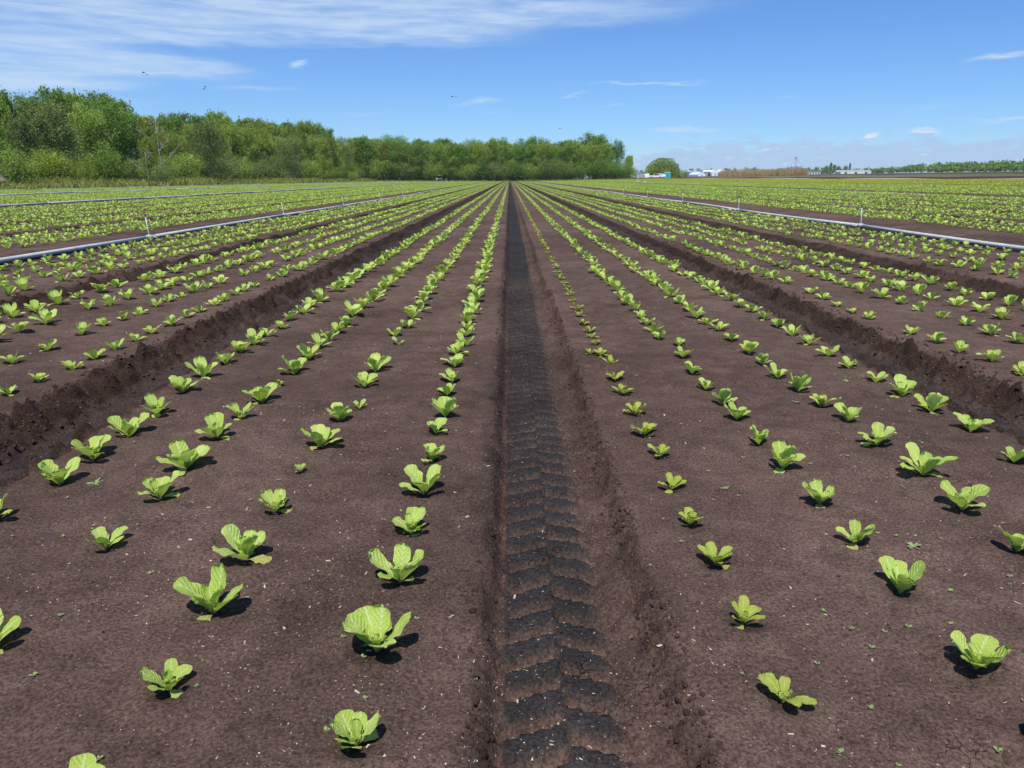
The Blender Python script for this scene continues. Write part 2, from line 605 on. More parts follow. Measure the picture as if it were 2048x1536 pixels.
CRACKS = [((.40, 3.80), (.60, 3.93)), ((.60, 3.70), (.80, 3.49)), ((.80, 3.49), (.93, 3.60)), ((1.02, 3.70), (1.30, 3.62)), ((.30, 3.78), (.46, 3.86)),
          ((1.32, 3.66), (1.72, 3.42)), ((-.99, 4.28), (-.78, 4.36)), ((-.55, 4.2), (-.36, 3.95))]


def terrain(x):
    return np.interp(x, TZX, TZZ)


def infield(x, y):
    return ((x > FIELD_L - .5) & (x < FIELD_R) & (y < FIELD_END)).astype(np.float32)


def lugs(x, y):
    """the tyre's tread left in the wheel track: angled bars, mirrored and offset about the middle"""
    u = (x - .108) / .115
    au = np.abs(u)
    ph = y / .104 + au * .42 + np.where(u > 0, .5, 0.0) + .05 * np.sin(y * 9) + .10 * vnoise(x * 9, y * 9, 3)
    s = ph - np.floor(ph)
    bar = np.clip((.335 - np.abs(s - .5)) / .07, 0, 1)
    bar = bar * bar * (3 - 2 * bar)
    fade = np.where(u > 0, np.clip((1.22 - au) / .45, 0, 1), np.clip((1.08 - au) / .08, 0, 1))
    mid = np.clip(1 - au / .10, 0, 1) * .5
    return np.maximum(bar, mid) * fade, fade


def ground(x, y, full=False):
    x = np.asarray(x, dtype=np.float64)
    y = np.asarray(y, dtype=np.float64)
    F = infield(x, y)
    near = np.clip((16 - y) / 8, 0, 1) * np.clip((9 - np.abs(x)) / 2, 0, 1)
    xw = x + (.034 * vnoise(y * 1.1, x * .3 + 40, 5) + .02 * vnoise(y * 5, x * 2, 6)) * (np.abs(x - .05) > .12) * near
    p = np.interp(xw, PXX, PXZ) * np.where(np.abs(x) > 1, .86, 1.0)
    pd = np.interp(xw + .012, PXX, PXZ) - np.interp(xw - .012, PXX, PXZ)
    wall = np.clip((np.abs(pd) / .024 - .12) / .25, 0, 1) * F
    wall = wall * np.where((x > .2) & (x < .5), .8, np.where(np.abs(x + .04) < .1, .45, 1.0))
    dist = np.sqrt(x * x + y * y)
    amp = np.clip(1.4 - dist / 30, .25, 1)
    z = terrain(x) + F * p
    clod = np.abs(fbm(x * 11, y * 11, 3, 21)) * 2
    clod2 = fbm(x * 26, y * 26, 2, 31)
    z = z + wall * amp * (.072 * clod - .027 + .032 * clod2) * F
    edge = np.clip(1 - np.abs(x - .40) / .10, 0, 1) * (y < 30)
    z = z + edge * .020 * np.clip(fbm(x * 17, y * 17, 3, 41) + .1, 0, 1)
    bedm = np.clip((p + .02) / .02, 0, 1) * (1 - wall)
    z = z + F * bedm * (.030 * fbm(x * 1.9, y * 1.4, 2, 51) + .013 * fbm(x * 7, y * 7, 4, 61) * amp)
    trk = np.clip((-.034 - p) / .014, 0, 1) * F * (1 - wall)
    lg, fade = lugs(x, y)
    lg = lg * np.clip((8.6 - y) / 1.6, 0, 1)
    cen = np.clip(1 - np.abs(x - .11) / .16, 0, 1) > 0
    z = z + np.where(cen, trk * (.031 * lg - .012 * fade) + .004 * trk * fbm(x * 20, y * 20, 2, 71), 0)
    # faint tread in the neighbouring wheel tracks
    side = (~cen) & (np.abs(x) < 5.2)
    z = z + np.where(side, trk * .007 * np.sin(y * 2 * math.pi / .11 + np.abs(((x * 8) % 2) - 1) * 2.0), 0)
    dark = np.zeros_like(z)
    for i, (dx, dy) in enumerate(DENTS):
        s = .055 if i < 11 else .09
        d = 0.024 if i < 11 else .014
        r2 = ((x - dx + .02 * np.sin(y * 40)) / s) ** 2 + ((y - dy) / (s * .75)) ** 2
        g = np.exp(-r2)
        z = z - d * g + d * .6 * np.exp(-(((x - dx) / s) ** 2 + ((y - dy - s * 1.3) / (s * .55)) ** 2))
        dark = np.maximum(dark, g * .5)
    for (a, b), (c, d) in CRACKS:
        vx, vy = c - a, d - b
        L = math.hypot(vx, vy)
        t = np.clip(((x - a) * vx + (y - b) * vy) / L ** 2, 0, 1)
        off = .022 * np.sin(t * 7 + a * 9)
        r = np.hypot(x - a - t * vx, y - b - t * vy - off)
        z = z + .020 * np.exp(-(r / .035) ** 2) - .022 * np.exp(-((np.hypot(x - a - t * vx, y - b - t * vy - off + .022)) / .012) ** 2)
    far = np.clip((dist - 60) / 60, 0, 1) * (1 - F)
    z = z + far * .25 * fbm(x * .05, y * .05, 3, 81)
    z = z - (1 - F) * .03 * (x < FIELD_L)
    if not full:
        return z
    bed = np.array((.0980, .0645, .0515))
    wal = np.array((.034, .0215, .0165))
    trc = np.array((.0290, .0268, .0265))
    C = bed[None, :] * np.ones((z.size, 1))
    C *= (1 + .34 * fbm(x * 1.0, y * .6, 4, 91))[:, None]
    dents_and_damp = np.clip(dark + 1.3 * np.clip(fbm(x * 1.3, y * 1.7, 4, 97) - .16, 0, 1), 0, 1)  # darker inside the dents, plus random damp patches
    C = C * (1 - .45 * dents_and_damp[:, None])
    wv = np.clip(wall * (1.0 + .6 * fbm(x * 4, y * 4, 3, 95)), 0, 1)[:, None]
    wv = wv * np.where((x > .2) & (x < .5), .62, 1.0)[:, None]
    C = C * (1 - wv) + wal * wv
    t = np.where(cen, trk * lg * .98 + trk * (1 - lg) * np.clip((y - 6.2) / 2.2, .06, 1) * (x < .235), trk * .85)
    t = np.clip(t, 0, 1)[:, None]
    C = C * (1 - t) + np.where(cen[:, None], trc, np.array((.0330, .0265, .0245))) * t
    cr = (np.where(cen, trk * (1 - lg), 0) * np.clip((6 - y) / 4, 0, 1))[:, None]
    C = C * (1 - .5 * cr) + np.array((.088, .056, .044)) * .5 * cr
    el = (np.clip(1 - np.abs(x + .06) / .07, 0, 1) * np.clip(.5 + 1.6 * fbm(x * 6, y * 2.2, 3, 99), 0, 1))[:, None]
    C = C * (1 - .6 * el) + np.array((.026, .022, .021)) * .6 * el
    # outside the cropped field
    def zone(mask, col, v=.25, s=.08):
        k = mask[:, None] * 1.0
        cc = np.array(col)[None, :] * (1 + v * fbm(x * s, y * s, 4, 101))[:, None]
        return C * (1 - k) + cc * k
    n = 6 * fbm(x * .02, y * .02, 3, 103)
    C = zone((x <= FIELD_L - .5) | (y >= FIELD_END), (.085, .095, .038))
    C = zone((x < -57.5) | ((y > 274.5) & (x < 46) & (y < 420)), (.022, .020, .012), .3)
    C = zone((x >= FIELD_R) & (x < 58), (.26, .215, .185), .15)
    C = zone((x >= 58) & (x < 78 + n), (.050, .036, .030), .3)
    C = zone((x >= 78 + n) & (x < 82 + n), (.16, .13, .09), .3)
    C = zone((x >= 82 + n) & (x < 125 + 2 * n), (.105, .11, .050), .4, .03)
    C = zone((x >= 125 + 2 * n) & (x < 190), (.062, .046, .038), .3)
    C = zone((x >= 190) & (x < 215), (.13, .14, .07), .3)
    C = zone((x >= 215), (.10, .085, .06), .35, .01)
    A = np.ones((z.size, 4), dtype=np.float32)
    A[:, :3] = np.clip(C, .004, 1)
    return z, A


ROWS = {
'L1': [(-0.282,1.135,0.107),(-0.293,1.41,0.148),(-0.284,1.708,0.153),(-0.292,1.978,0.125),(-0.283,2.246,0.145),(-0.285,2.54,0.121),(-0.298,2.825,0.101),(-0.277,3.058,0.135),(-0.297,3.388,0.11),(-0.292,3.64,0.112),(-0.3,3.941,0.126),(-0.31,4.239,0.141),(-0.278,4.51,0.131),(-0.288,4.8,0.112),(-0.302,5.037,0.111)],
'L2': [(-0.726,1.007,0.1),(-0.693,1.289,0.107),(-0.715,1.574,0.159),(-0.721,1.828,0.148),(-0.737,2.147,0.118),(-0.741,2.45,0.046),(-0.726,2.688,0.143),(-0.722,2.991,0.128),(-0.68,3.19,0.068),(-0.723,3.538,0.142),(-0.722,3.844,0.161),(-0.696,4.512,0.087),(-0.762,4.851,0.11),(-0.716,5.11,0.112)],
'L3': [(-1.142,1.417,0.121),(-1.148,1.907,0.105),(-1.144,2.24,0.139),(-1.151,2.456,0.163),(-1.153,2.757,0.148),(-1.152,3.006,0.128),(-1.155,3.308,0.154),(-1.166,3.624,0.056),(-1.16,3.867,0.162),(-1.157,4.154,0.156),(-1.161,4.415,0.137),(-1.168,4.692,0.136),(-1.168,4.936,0.142),(-1.16,5.185,0.142)],
'L4': [(-1.561,2.051,0.121),(-1.541,2.354,0.145),(-1.556,2.595,0.177),(-1.55,2.853,0.157),(-1.557,3.112,0.154),(-1.566,3.409,0.149),(-1.578,3.693,0.16),(-1.581,4.001,0.134),(-1.58,4.243,0.132),(-1.586,4.5,0.155),(-1.587,4.74,0.117),(-1.575,5.041,0.111),(-1.579,5.263,0.137),(-1.561,5.545,0.144)],
'L5': [(-2.386,3.386,0.1),(-2.391,3.628,0.102),(-2.369,3.892,0.114),(-2.384,4.146,0.115),(-2.396,4.405,0.116),(-2.394,4.65,0.109),(-2.395,4.872,0.121),(-2.372,5.134,0.12),(-2.383,5.403,0.111),(-2.371,5.612,0.115),(-2.383,5.933,0.121),(-2.4,6.184,0.118),(-2.406,6.485,0.114),(-2.413,6.722,0.118),(-2.418,7.009,0.123),(-2.414,7.469,0.121)],
'L6': [(-2.817,4.087,0.108),(-2.816,4.406,0.116),(-2.829,4.825,0.126),(-2.844,5.117,0.105),(-2.826,5.345,0.11),(-2.808,5.549,0.106),(-2.83,5.887,0.112),(-2.875,6.186,0.109),(-2.842,6.374,0.112)],
'R1': [(0.542,0.991,0.079),(0.539,1.237,0.097),(0.539,1.496,0.088),(0.557,1.796,0.101),(0.545,2.038,0.087),(0.545,2.308,0.081),(0.564,2.603,0.09),(0.546,2.834,0.114),(0.544,3.07,0.096),(0.543,3.402,0.096),(0.538,3.647,0.102),(0.552,3.949,0.085),(0.525,4.161,0.087),(0.468,4.199,0.064),(0.527,4.465,0.08),(0.533,4.718,0.078),(0.544,4.982,0.082),(0.527,5.237,0.086),(0.526,5.539,0.083)],
'R2': [(0.967,1.114,0.1),(0.974,1.328,0.121),(0.973,1.635,0.127),(0.988,1.918,0.109),(1.0,2.194,0.126),(0.981,2.477,0.153),(0.967,2.704,0.111),(0.975,3.013,0.118),(0.984,3.277,0.134),(0.982,3.57,0.108),(0.973,3.817,0.109),(0.994,4.123,0.115),(1.034,4.421,0.08),(0.957,4.624,0.102),(0.979,4.929,0.109),(0.98,5.216,0.115),(0.977,5.453,0.105)],
'R3': [(1.404,1.846,0.114),(1.416,2.122,0.16),(1.439,2.392,0.165),(1.42,2.686,0.135),(1.425,2.958,0.135),(1.424,3.237,0.11),(1.427,3.513,0.138),(1.417,3.774,0.121),(1.426,4.05,0.107),(1.424,4.285,0.134),(1.421,4.638,0.115),(1.417,4.927,0.115),(1.407,5.177,0.121)],
'R4': [(1.843,2.523,0.106),(1.873,2.842,0.138),(1.873,3.13,0.133),(1.878,3.398,0.153),(1.88,3.662,0.108),(1.876,3.956,0.105),(1.87,4.207,0.117),(1.872,4.518,0.131),(1.87,4.793,0.126),(1.862,5.066,0.125),(1.866,5.349,0.125),(1.87,5.642,0.123),(1.858,5.895,0.129)],
'R5': [(2.683,3.739,0.11),(2.693,4.01,0.117),(2.675,4.281,0.107),(2.69,4.559,0.12),(2.675,4.839,0.113),(2.674,5.427,0.104),(2.669,5.684,0.109),(2.679,5.99,0.114)],
'R6': [(3.188,4.528,0.125),(3.159,4.757,0.131),(3.189,5.079,0.126),(3.202,5.405,0.111),(3.194,5.682,0.124),(3.203,5.988,0.123)],
}


def build_ground():
    xs = set()
    def rng(a, b, d):
        n = max(1, int(round((b - a) / d)))
        for i in range(n + 1):
            xs.add(round(a + (b - a) * i / n, 4))
    rng(-.14, .46, .0095)
    rng(-1.66, -.14, .017)
    rng(.46, 2.0, .017)
    rng(-2.35, -1.66, .013)
    rng(2.0, 2.62, .013)
    rng(-3.84, -2.35, .035)
    rng(2.62, 4.2, .035)
    rng(-4.4, -3.84, .022)
    rng(4.2, 4.95, .022)
    rng(-5.8, -4.4, .06)
    rng(4.95, 6.55, .06)
    rng(-6.9, -5.8, .035)
    rng(6.55, 8.0, .035)
    for a in PXX:
        if abs(a) > 7:
            xs.add(round(float(a), 4))
            xs.add(round(float(a) + .03, 4))
    for c in BED_ROWS:
        for o in (-.5, 0, .5):
            xs.add(round(c + o, 4))
    for a in (-44.5, -44.45, -48, -52, -56, -62, -70, -85, -110, -160, -250, -400, -700, -1200, -2500,
              51, 51.05, 53, 55, 57.9, 58, 60, 63, 66, 70, 74, 77, 80, 83, 86, 90, 95, 100, 105, 110, 115, 120, 125, 130, 135, 140, 150, 160, 170, 180, 190, 191, 200, 214, 215, 216,
              230, 260, 300, 350, 400, 450, 500, 600, 800, 1100, 1500, 2500, 4000):
        xs.add(a)
    X = np.array(sorted(xs))
    X = X[np.concatenate(([True], np.diff(X) > .004))]
    ys = [-30, -15, -8, -4, -2, -1, 0, .4, .6, .7, .75]
    y = .75
    while y < FIELD_END - 1:
        d = min(max(.0115, .0011 * y * y), .024) if y < 8.6 else min(.0021 * y * y, 3.0)
        y += d
        ys.append(y)
    ys += [FIELD_END, FIELD_END + .05, FIELD_END + 2, 276, 282, 290, 300, 315, 330, 350, 380, 420, 480, 550, 650, 800, 1000, 1400, 2000, 3000, 5000]
    Y = np.array(sorted(set(round(v, 4) for v in ys)))
    gx, gy = np.meshgrid(X, Y)
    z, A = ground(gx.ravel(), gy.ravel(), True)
    nx, ny = len(X), len(Y)
    # each transplant sits in its own little dent with a crumbled rim
    Z2, A2 = z.reshape(ny, nx), A.reshape(ny, nx, 4)
    for r_ in ROWS.values():
        for px, py, pw in r_:
            i0, i1 = np.searchsorted(X, (px - .14, px + .14))
            j0, j1 = np.searchsorted(Y, (py - .14, py + .14))
            if i1 - i0 < 3 or j1 - j0 < 3:
                continue
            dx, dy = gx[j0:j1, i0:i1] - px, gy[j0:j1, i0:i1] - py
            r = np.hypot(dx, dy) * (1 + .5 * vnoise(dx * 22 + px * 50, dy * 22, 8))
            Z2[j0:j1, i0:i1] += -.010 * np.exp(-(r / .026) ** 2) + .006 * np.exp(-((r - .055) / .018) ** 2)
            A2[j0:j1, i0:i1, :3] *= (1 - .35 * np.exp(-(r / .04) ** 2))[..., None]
    V = np.stack((gx.ravel(), gy.ravel(), z), 1)
    i = (np.arange(ny - 1)[:, None] * nx + np.arange(nx - 1)[None, :]).ravel()
    Fc = np.stack((i, i + 1, i + nx + 1, i + nx), 1)
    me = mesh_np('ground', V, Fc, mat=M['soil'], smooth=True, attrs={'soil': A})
    o = link('ground', me)
    o['kind'] = 'structure'
    o['label'] = 'dark brown muck soil shaped into planting beds and wheel furrows'
    return nx * ny


NV = build_ground()


def gz(x, y):
    return float(ground(np.array([x]), np.array([y]))[0])


# ------------------------------------------------------------------ crumbs, fragments
def scatter_mesh(name, P, S, base_v, base_f, mat, seed, flat=None):
    rs = np.random.RandomState(seed)
    n = len(P)
    bv = np.array(base_v, dtype=np.float64)
    a, b, c = rs.rand(n) * 6.283, (rs.rand(n) - .5) * 6.283, (rs.rand(n) - .5) * 6.283
    if flat is not None:
        b *= flat
        c *= flat
    ca, sa, cb, sb, cc, sn = np.cos(a), np.sin(a), np.cos(b), np.sin(b), np.cos(c), np.sin(c)
    Rm = np.empty((n, 3, 3))
    Rm[:, 0] = np.stack((ca * cb, ca * sb * sn - sa * cc, ca * sb * cc + sa * sn), 1)
    Rm[:, 1] = np.stack((sa * cb, sa * sb * sn + ca * cc, sa * sb * cc - ca * sn), 1)
    Rm[:, 2] = np.stack((-sb, cb * sn, cb * cc), 1)
    sc = S if S.ndim == 2 else S[:, None] * np.ones((1, 3))
    jit = 1 + .8 * (rs.rand(n, len(bv), 3) - .5)
    v = np.einsum('nij,nkj->nki', Rm, bv[None] * sc[:, None, :] * jit) + P[:, None, :]
    f = np.array(base_f)[None] + (np.arange(n) * len(bv))[:, None, None]
    return mesh_np(name, v.reshape(-1, 3), f.reshape(-1, f.shape[-1]), mat=mat)


ICO_V = []
g_ = (1 + 5 ** .5) / 2
for a in (-1, 1):
    for b in (-g_, g_):
        ICO_V += [(0, a, b), (a, b, 0), (b, 0, a)]
ICO_V = [Vector(v).normalized() for v in ICO_V]
_bm = bmesh.new()
for v in ICO_V:
    _bm.verts.new(v)
_h = bmesh.ops.convex_hull(_bm, input=_bm.verts)
_bm.verts.index_update()
ICO_F = [[v.index for v in f.verts] for f in _bm.faces]
_bm.free()


def clods():
    rs = np.random.RandomState(3)
    P, S = [], []
    walls = [(-2.28, -1.93, 2.0, 14, 3600), (2.3, 2.58, 2.6, 14, 3000), (.30, .385, .8, 7, 1500), (-.09, -.03, .8, 8, 350), (-4.34, -4.05, 5, 16, 1200), (4.5, 4.86, 5.5, 16, 1200),
             (-1.66, 1.95, .7, 6, 7000), (-6.4, -5.9, 7.5, 18, 700), (7.3, 7.9, 9, 18, 700), (.29, .39, 2, 16, 900)]
    for x0, x1, y0, y1, n in walls:
        y = y0 + (y1 - y0) * rs.rand(n) ** 1.9
        x = x0 + (x1 - x0) * rs.rand(n)
        z = ground(x, y)
        s = .0026 + .0105 * rs.rand(n) ** 3.4
        if (x0, x1) == (-1.66, 1.95):
            s = .0011 + .0030 * rs.rand(n) ** 5
        elif x0 in (.30, .29):
            s *= .62
        P.append(np.stack((x, y, z + s * .1), 1))
        S.append(s[:, None] * (.6 + .55 * rs.rand(n, 3)))
    me = scatter_mesh('soil_crumbs', np.concatenate(P), np.concatenate(S), [tuple(v) for v in ICO_V], ICO_F, M['clod'], 5)
    o = link('soil_crumbs', me)
    tag(o, 'loose dark crumbs of soil along the furrow walls', None, kind='stuff')


clods()


def fragments():
    rs = np.random.RandomState(9)
    n = 34000
    y = .75 + 13 * rs.rand(n) ** 1.6
    x = (rs.rand(n) - .5) * 2 * (y * .75 + .5)
    keep = (np.abs(x) < 8) & (rs.rand(n) < np.clip(.5 + 2.2 * fbm(x * 2.2, y * 2.2, 3, 55), .08, 1))
    x, y = x[keep], y[keep]
    z = ground(x, y)
    n = len(x)
    l = .0009 + .0013 * rs.rand(n) ** 2.2 + .004 * (rs.rand(n) ** 22)
    S = np.stack((l * (1 + 1.0 * rs.rand(n) ** 3), l * .7, l * .35), 1)
    P = np.stack((x, y, z + l * .35), 1)
    bv = [(-1, -.8, 0), (1, -.6, .2), (.9, .8, 0), (-.9, .7, .2), (0, 0, 1.0)]
    bf = [(0, 1, 4), (1, 2, 4), (2, 3, 4), (3, 0, 4)]
    me = scatter_mesh('plant_fragments', P, S, bv, bf, M['chip'], 11, flat=.12)
    o = link('plant_fragments', me)
    tag(o, 'tiny pale dry fragments strewn over the dark soil', None, kind='stuff')


fragments()

# ------------------------------------------------------------------ lettuce
def leaf_geo(seed, W, e0, e1, ruffle, cup, nu=6, nt=10, pet=.11, tipw=.77):
    """a unit-length leaf growing along +X: obovate, cupped, wavy edge; returns verts, quads, uvs"""
    rs = random.Random(seed)
    x = z = 0.0
    V, UV = [], []
    pa, pb = rs.random() * 6, rs.random() * 6
    bend = (rs.random() - .5) * .25
    tl = 0.0
    for i in range(nt + 1):
        t = 1 - (1 - i / nt) ** 1.45
        e = e0 + (e1 - e0) * t ** 1.3
        if i:
            x += math.cos(e) * (t - tl)
            z += math.sin(e) * (t - tl)
        tl = t
        s = min(1, t / tipw)
        w = W * (pet + (1 - pet) * (s * s * (3 - 2 * s)))
        if t > tipw:
            q = (t - tipw) / (1 - tipw)
            w *= math.sqrt(max(0.0, 1 - (q * .992) ** 2.5))
        ca, sa = math.cos(e), math.sin(e)
        for j in range(nu + 1):
            u = j / nu * 2 - 1
            au = abs(u)
            rf = ruffle * au ** 2 * (math.sin(t * 13 + pa * (1 if u > 0 else 1.7)) + .6 * math.sin(t * 23 + pb * (1 if u > 0 else 1.3)))
            lift = cup * W * au ** 1.8 * min(1, .35 + t) + rf * min(1, t * 2.0)
            lift += (.012 if nu > 4 else .006) * math.sin(t * 31 + au * 9 + pa) * math.sin(au * math.pi) * min(1, t * 2)
            ww = w * (1 - .12 * cup * au) * (1 + .06 * math.sin(t * 19 + pb + u))
            V.append((x - lift * sa, u * ww + bend * t * t * .5, z + lift * ca))
            UV.append((.5 + u * .5, t))
    Fc = []
    for i in range(nt):
        for j in range(nu):
            a = i * (nu + 1) + j
            Fc.append((a, a + 1, a + nu + 2, a + nu + 1))
    return V, Fc, UV


LEAFDEF = {'outer': [], 'inner': [], 'heart': [], 'flat': []}
_r = random.Random(5)
for i in range(9):
    LEAFDEF['outer'].append((100 + i, .215 + .065 * _r.random(), R(_r.uniform(50, 72)), R(_r.uniform(-6, 60)), .018 + .018 * _r.random(), _r.uniform(-.08, .26)))
for i in range(6):
    LEAFDEF['inner'].append((200 + i, .225 + .06 * _r.random(), R(_r.uniform(60, 78)), R(_r.uniform(25, 80)), .035 + .03 * _r.random(), _r.uniform(.25, .6)))
for i in range(4):
    LEAFDEF['heart'].append((300 + i, .36 + .06 * _r.random(), R(_r.uniform(72, 88)), R(_r.uniform(80, 118)), .08 + .05 * _r.random(), _r.uniform(.5, .8)))
for i in range(4):
    LEAFDEF['flat'].append((400 + i, .27 + .05 * _r.random(), R(_r.uniform(22, 34)), R(_r.uniform(-42, -22)), .03, _r.uniform(-.05, .15)))
NARROW = [(500 + i, .185 + .04 * _r.random(), R(_r.uniform(46, 62)), R(_r.uniform(-10, 40)), .022, _r.uniform(.1, .35)) for i in range(6)]
LEAFMESH = {}


def leaf_mesh(kind, i, mat, hi=True):
    key = (kind, i, mat, hi)
    if key not in LEAFMESH:
        d = NARROW[i] if kind == 'narrow' else LEAFDEF[kind][i]
        v, f, uv = leaf_geo(*d, nu=8 if hi else 4, nt=12 if hi else 6)
        LEAFMESH[key] = mesh_np('leaf', v, np.array(f), uv=uv, mat=M[mat], smooth=True)
    return LEAFMESH[key]


def plan_plant(rs, yellow=False, small=False):
    """the leaves of one plant: (kind, variant, material, length, azimuth, tilt, z)"""
    out = []
    n = rs.randint(5, 6) if not small else rs.randint(4, 5)
    a0 = rs.random() * 6.283
    for k in range(n):
        a = a0 + k * 6.283 / n + rs.uniform(-.5, .5)
        L = rs.uniform(.52, .76)
        if yellow:
            out.append(('narrow', rs.randrange(6), 'lettuce_pale', L, a, rs.uniform(-.20, .20), .0))
        else:
            out.append(('outer', rs.randrange(9), 'lettuce', L, a, rs.uniform(-.22, .20), .0))
    for k in range(rs.randint(1, 3) if not small else 1):
        a = a0 + .5 + k * 1.9 + rs.uniform(-.3, .3)
        out.append(('narrow' if yellow and k % 2 else 'inner', rs.randrange(6), 'lettuce_pale' if yellow else 'lettuce', rs.uniform(.34, .48), a, rs.uniform(-.1, .1), .01))
    if not small:
        for k in range(4):
            out.append(('heart', rs.randrange(4), 'lettuce_heart', rs.uniform(.18, .29), a0 + k * 1.57 + rs.uniform(-.4, .4), 0, .01))
    if rs.random() < .55:
        out.append(('flat', rs.randrange(4), 'lettuce_old' if rs.random() < .5 else ('lettuce_pale' if yellow else 'lettuce'), rs.uniform(.36, .50), -1.57 + rs.uniform(-1.3, 1.3), 0, .015))
    return out


def single_mesh(name, plan):
    V, Fc, UV, mats, mi = [], [], [], [], []
    for kind, i, mat, L, a, tilt, z in plan:
        d = NARROW[i] if kind == 'narrow' else LEAFDEF[kind][i]
        v, f, uv = leaf_geo(*d, nu=4 if kind in ('outer', 'narrow') else 2, nt=6 if kind != 'heart' else 4)
        Mx = Matrix.Translation((0, 0, z)) @ Matrix.Rotation(a, 4, 'Z') @ Matrix.Rotation(tilt, 4, 'Y') @ Matrix.Scale(L, 4)
        b = len(V)
        V += [tuple(Mx @ Vector(p)) for p in v]
        Fc += [tuple(q + b for q in ff) for ff in f]
        UV += uv
        if mat not in mats:
            mats.append(mat)
        mi += [mats.index(mat)] * len(f)
    me = mesh_np(name, V, np.array(Fc), uv=UV, smooth=True)
    for m_ in mats:
        me.materials.append(M[m_])
    me.polygons.foreach_set('material_index', np.array(mi, dtype=np.int32))
    return me


ROWX = {'L1': -.292, 'L2': -.72, 'L3': -1.16, 'L4': -1.578, 'L5': -2.39, 'L6': -2.83, 'L7': -3.27, 'L8': -3.70, 'L9': -4.45, 'L10': -4.87, 'L11': -5.28, 'L12': -5.69,
        'R1': .538, 'R2': .978, 'R3': 1.42, 'R4': 1.868, 'R5': 2.68, 'R6': 3.19, 'R7': 3.63, 'R8': 4.07, 'R9': 5.05, 'R10': 5.5, 'R11': 5.95, 'R12': 6.38}
ORD = ['first', 'second', 'third', 'fourth', 'fifth', 'sixth', 'seventh', 'eighth', 'ninth', 'tenth', 'eleventh', 'twelfth', 'thirteenth', 'fourteenth', 'fifteenth', 'sixteenth',
       'seventeenth', 'eighteenth', 'nineteenth', 'twentieth']
for b_ in ('twenty', 'thirty', 'forty', 'fifty'):
    ORD += [b_ + '-' + q for q in ORD[:9]] + [{'twenty': 'thirtieth', 'thirty': 'fortieth', 'forty': 'fiftieth', 'fifty': 'sixtieth'}[b_]]


def in_view(x, y, pad=.06):
    d = y * math.cos(R(15.52)) + EYE * math.sin(R(15.52))
    v = (EYE * math.cos(R(15.52)) - y * math.sin(R(15.52))) / d
    return abs(x + .003 * y) < d * (1024 / 1480) + pad and v < 768 / 1480 + pad


plants = []            # (x, y, diameter, row)
_p = random.Random(21)
for rname, rx in ROWX.items():
    last = None
    for (x, y, w) in ROWS.get(rname, []):
        plants.append((x, y, w, rname))
        last = y
    if last is None:
        last = max(.9, (abs(rx) - .25) / .705)
    y = last
    while y < 40:
        y += .295 + _p.uniform(-.045, .045) + (.3 if _p.random() < .02 else 0)
        w = _p.uniform(.145, .18) if rname[0] == 'L' else _p.uniform(.135, .165)
        if rname == 'R1':
            w = _p.uniform(.085, .10)
        plants.append((rx + _p.gauss(0, .014), y, w, rname))
plants.sort(key=lambda p: p[0] ** 2 + p[1] ** 2)
seen = [p for p in plants if in_view(p[0], p[1])]
THINGS = set(seen[:300])
DETAIL = set(seen[:150])
ordn = {}
for p in sorted(THINGS, key=lambda p: p[1]):
    ordn[p[3]] = ordn.get(p[3], 0) + 1
    ordn[p] = ordn[p[3]]

SINGLES = []
for i in range(7):
    rs_ = random.Random(900 + i)
    SINGLES.append(single_mesh('lettuce', plan_plant(rs_)))
SINGLES_Y = [single_mesh('pale_lettuce', plan_plant(random.Random(950 + i), yellow=True)) for i in range(3)]
first_single = {}
cnt_ = {False: 0, True: 0}
_q = random.Random(77)
for p in seen[:300]:
    x, y, w, rname = p
    yellow = rname == 'R1'
    small = w < .09 and not yellow
    z = gz(x, y)
    side = 'left' if rname[0] == 'L' else 'right'
    num = int(rname[1:])
    size = 'tiny' if w < .07 else 'small' if w < .10 else 'broad' if w > .142 else 'young'
    tone = 'yellowish' if yellow else 'green'
    rowtxt = ('row just %s of' % side) if num == 1 else ('%s row %s of' % (ORD[num - 1], side))
    label = '%s %s lettuce, %s from the front in the %s the tyre track' % (size, tone, ORD[ordn[p] - 1], rowtxt)
    grp = 'lettuce plants set out in rows on the soil beds'
    if p in DETAIL:
        o = empty('lettuce', (x, y, z - .004), _q.random() * 6.283)
        k = w * 1.05
        for kind, i, mat, L, a, tilt, zz in plan_plant(_q, yellow, small):
            if mat == 'lettuce_old':
                a -= o.rotation_euler.z
            lf = link('leaf', leaf_mesh(kind, i, mat, hi=y < 3.4), o, (0, 0, zz * k), (0, tilt, a), (L * k, L * k * _q.uniform(.88, 1.1), L * k))
            if mat == 'lettuce_old':
                lf['label'] = 'yellowed lower leaf drooping to the soil'
    else:
        cnt_[yellow] += 1
        v = cnt_[yellow] % (3 if yellow else 7)
        o = link('lettuce', (SINGLES_Y if yellow else SINGLES)[v], None, (x, y, z - .004), (_q.uniform(-.08, .08), _q.uniform(-.08, .08), _q.random() * 6.283), (w * 1.05,) * 3)
        first_single.setdefault((yellow, v), o)
    tag(o, label, 'lettuce', grp)

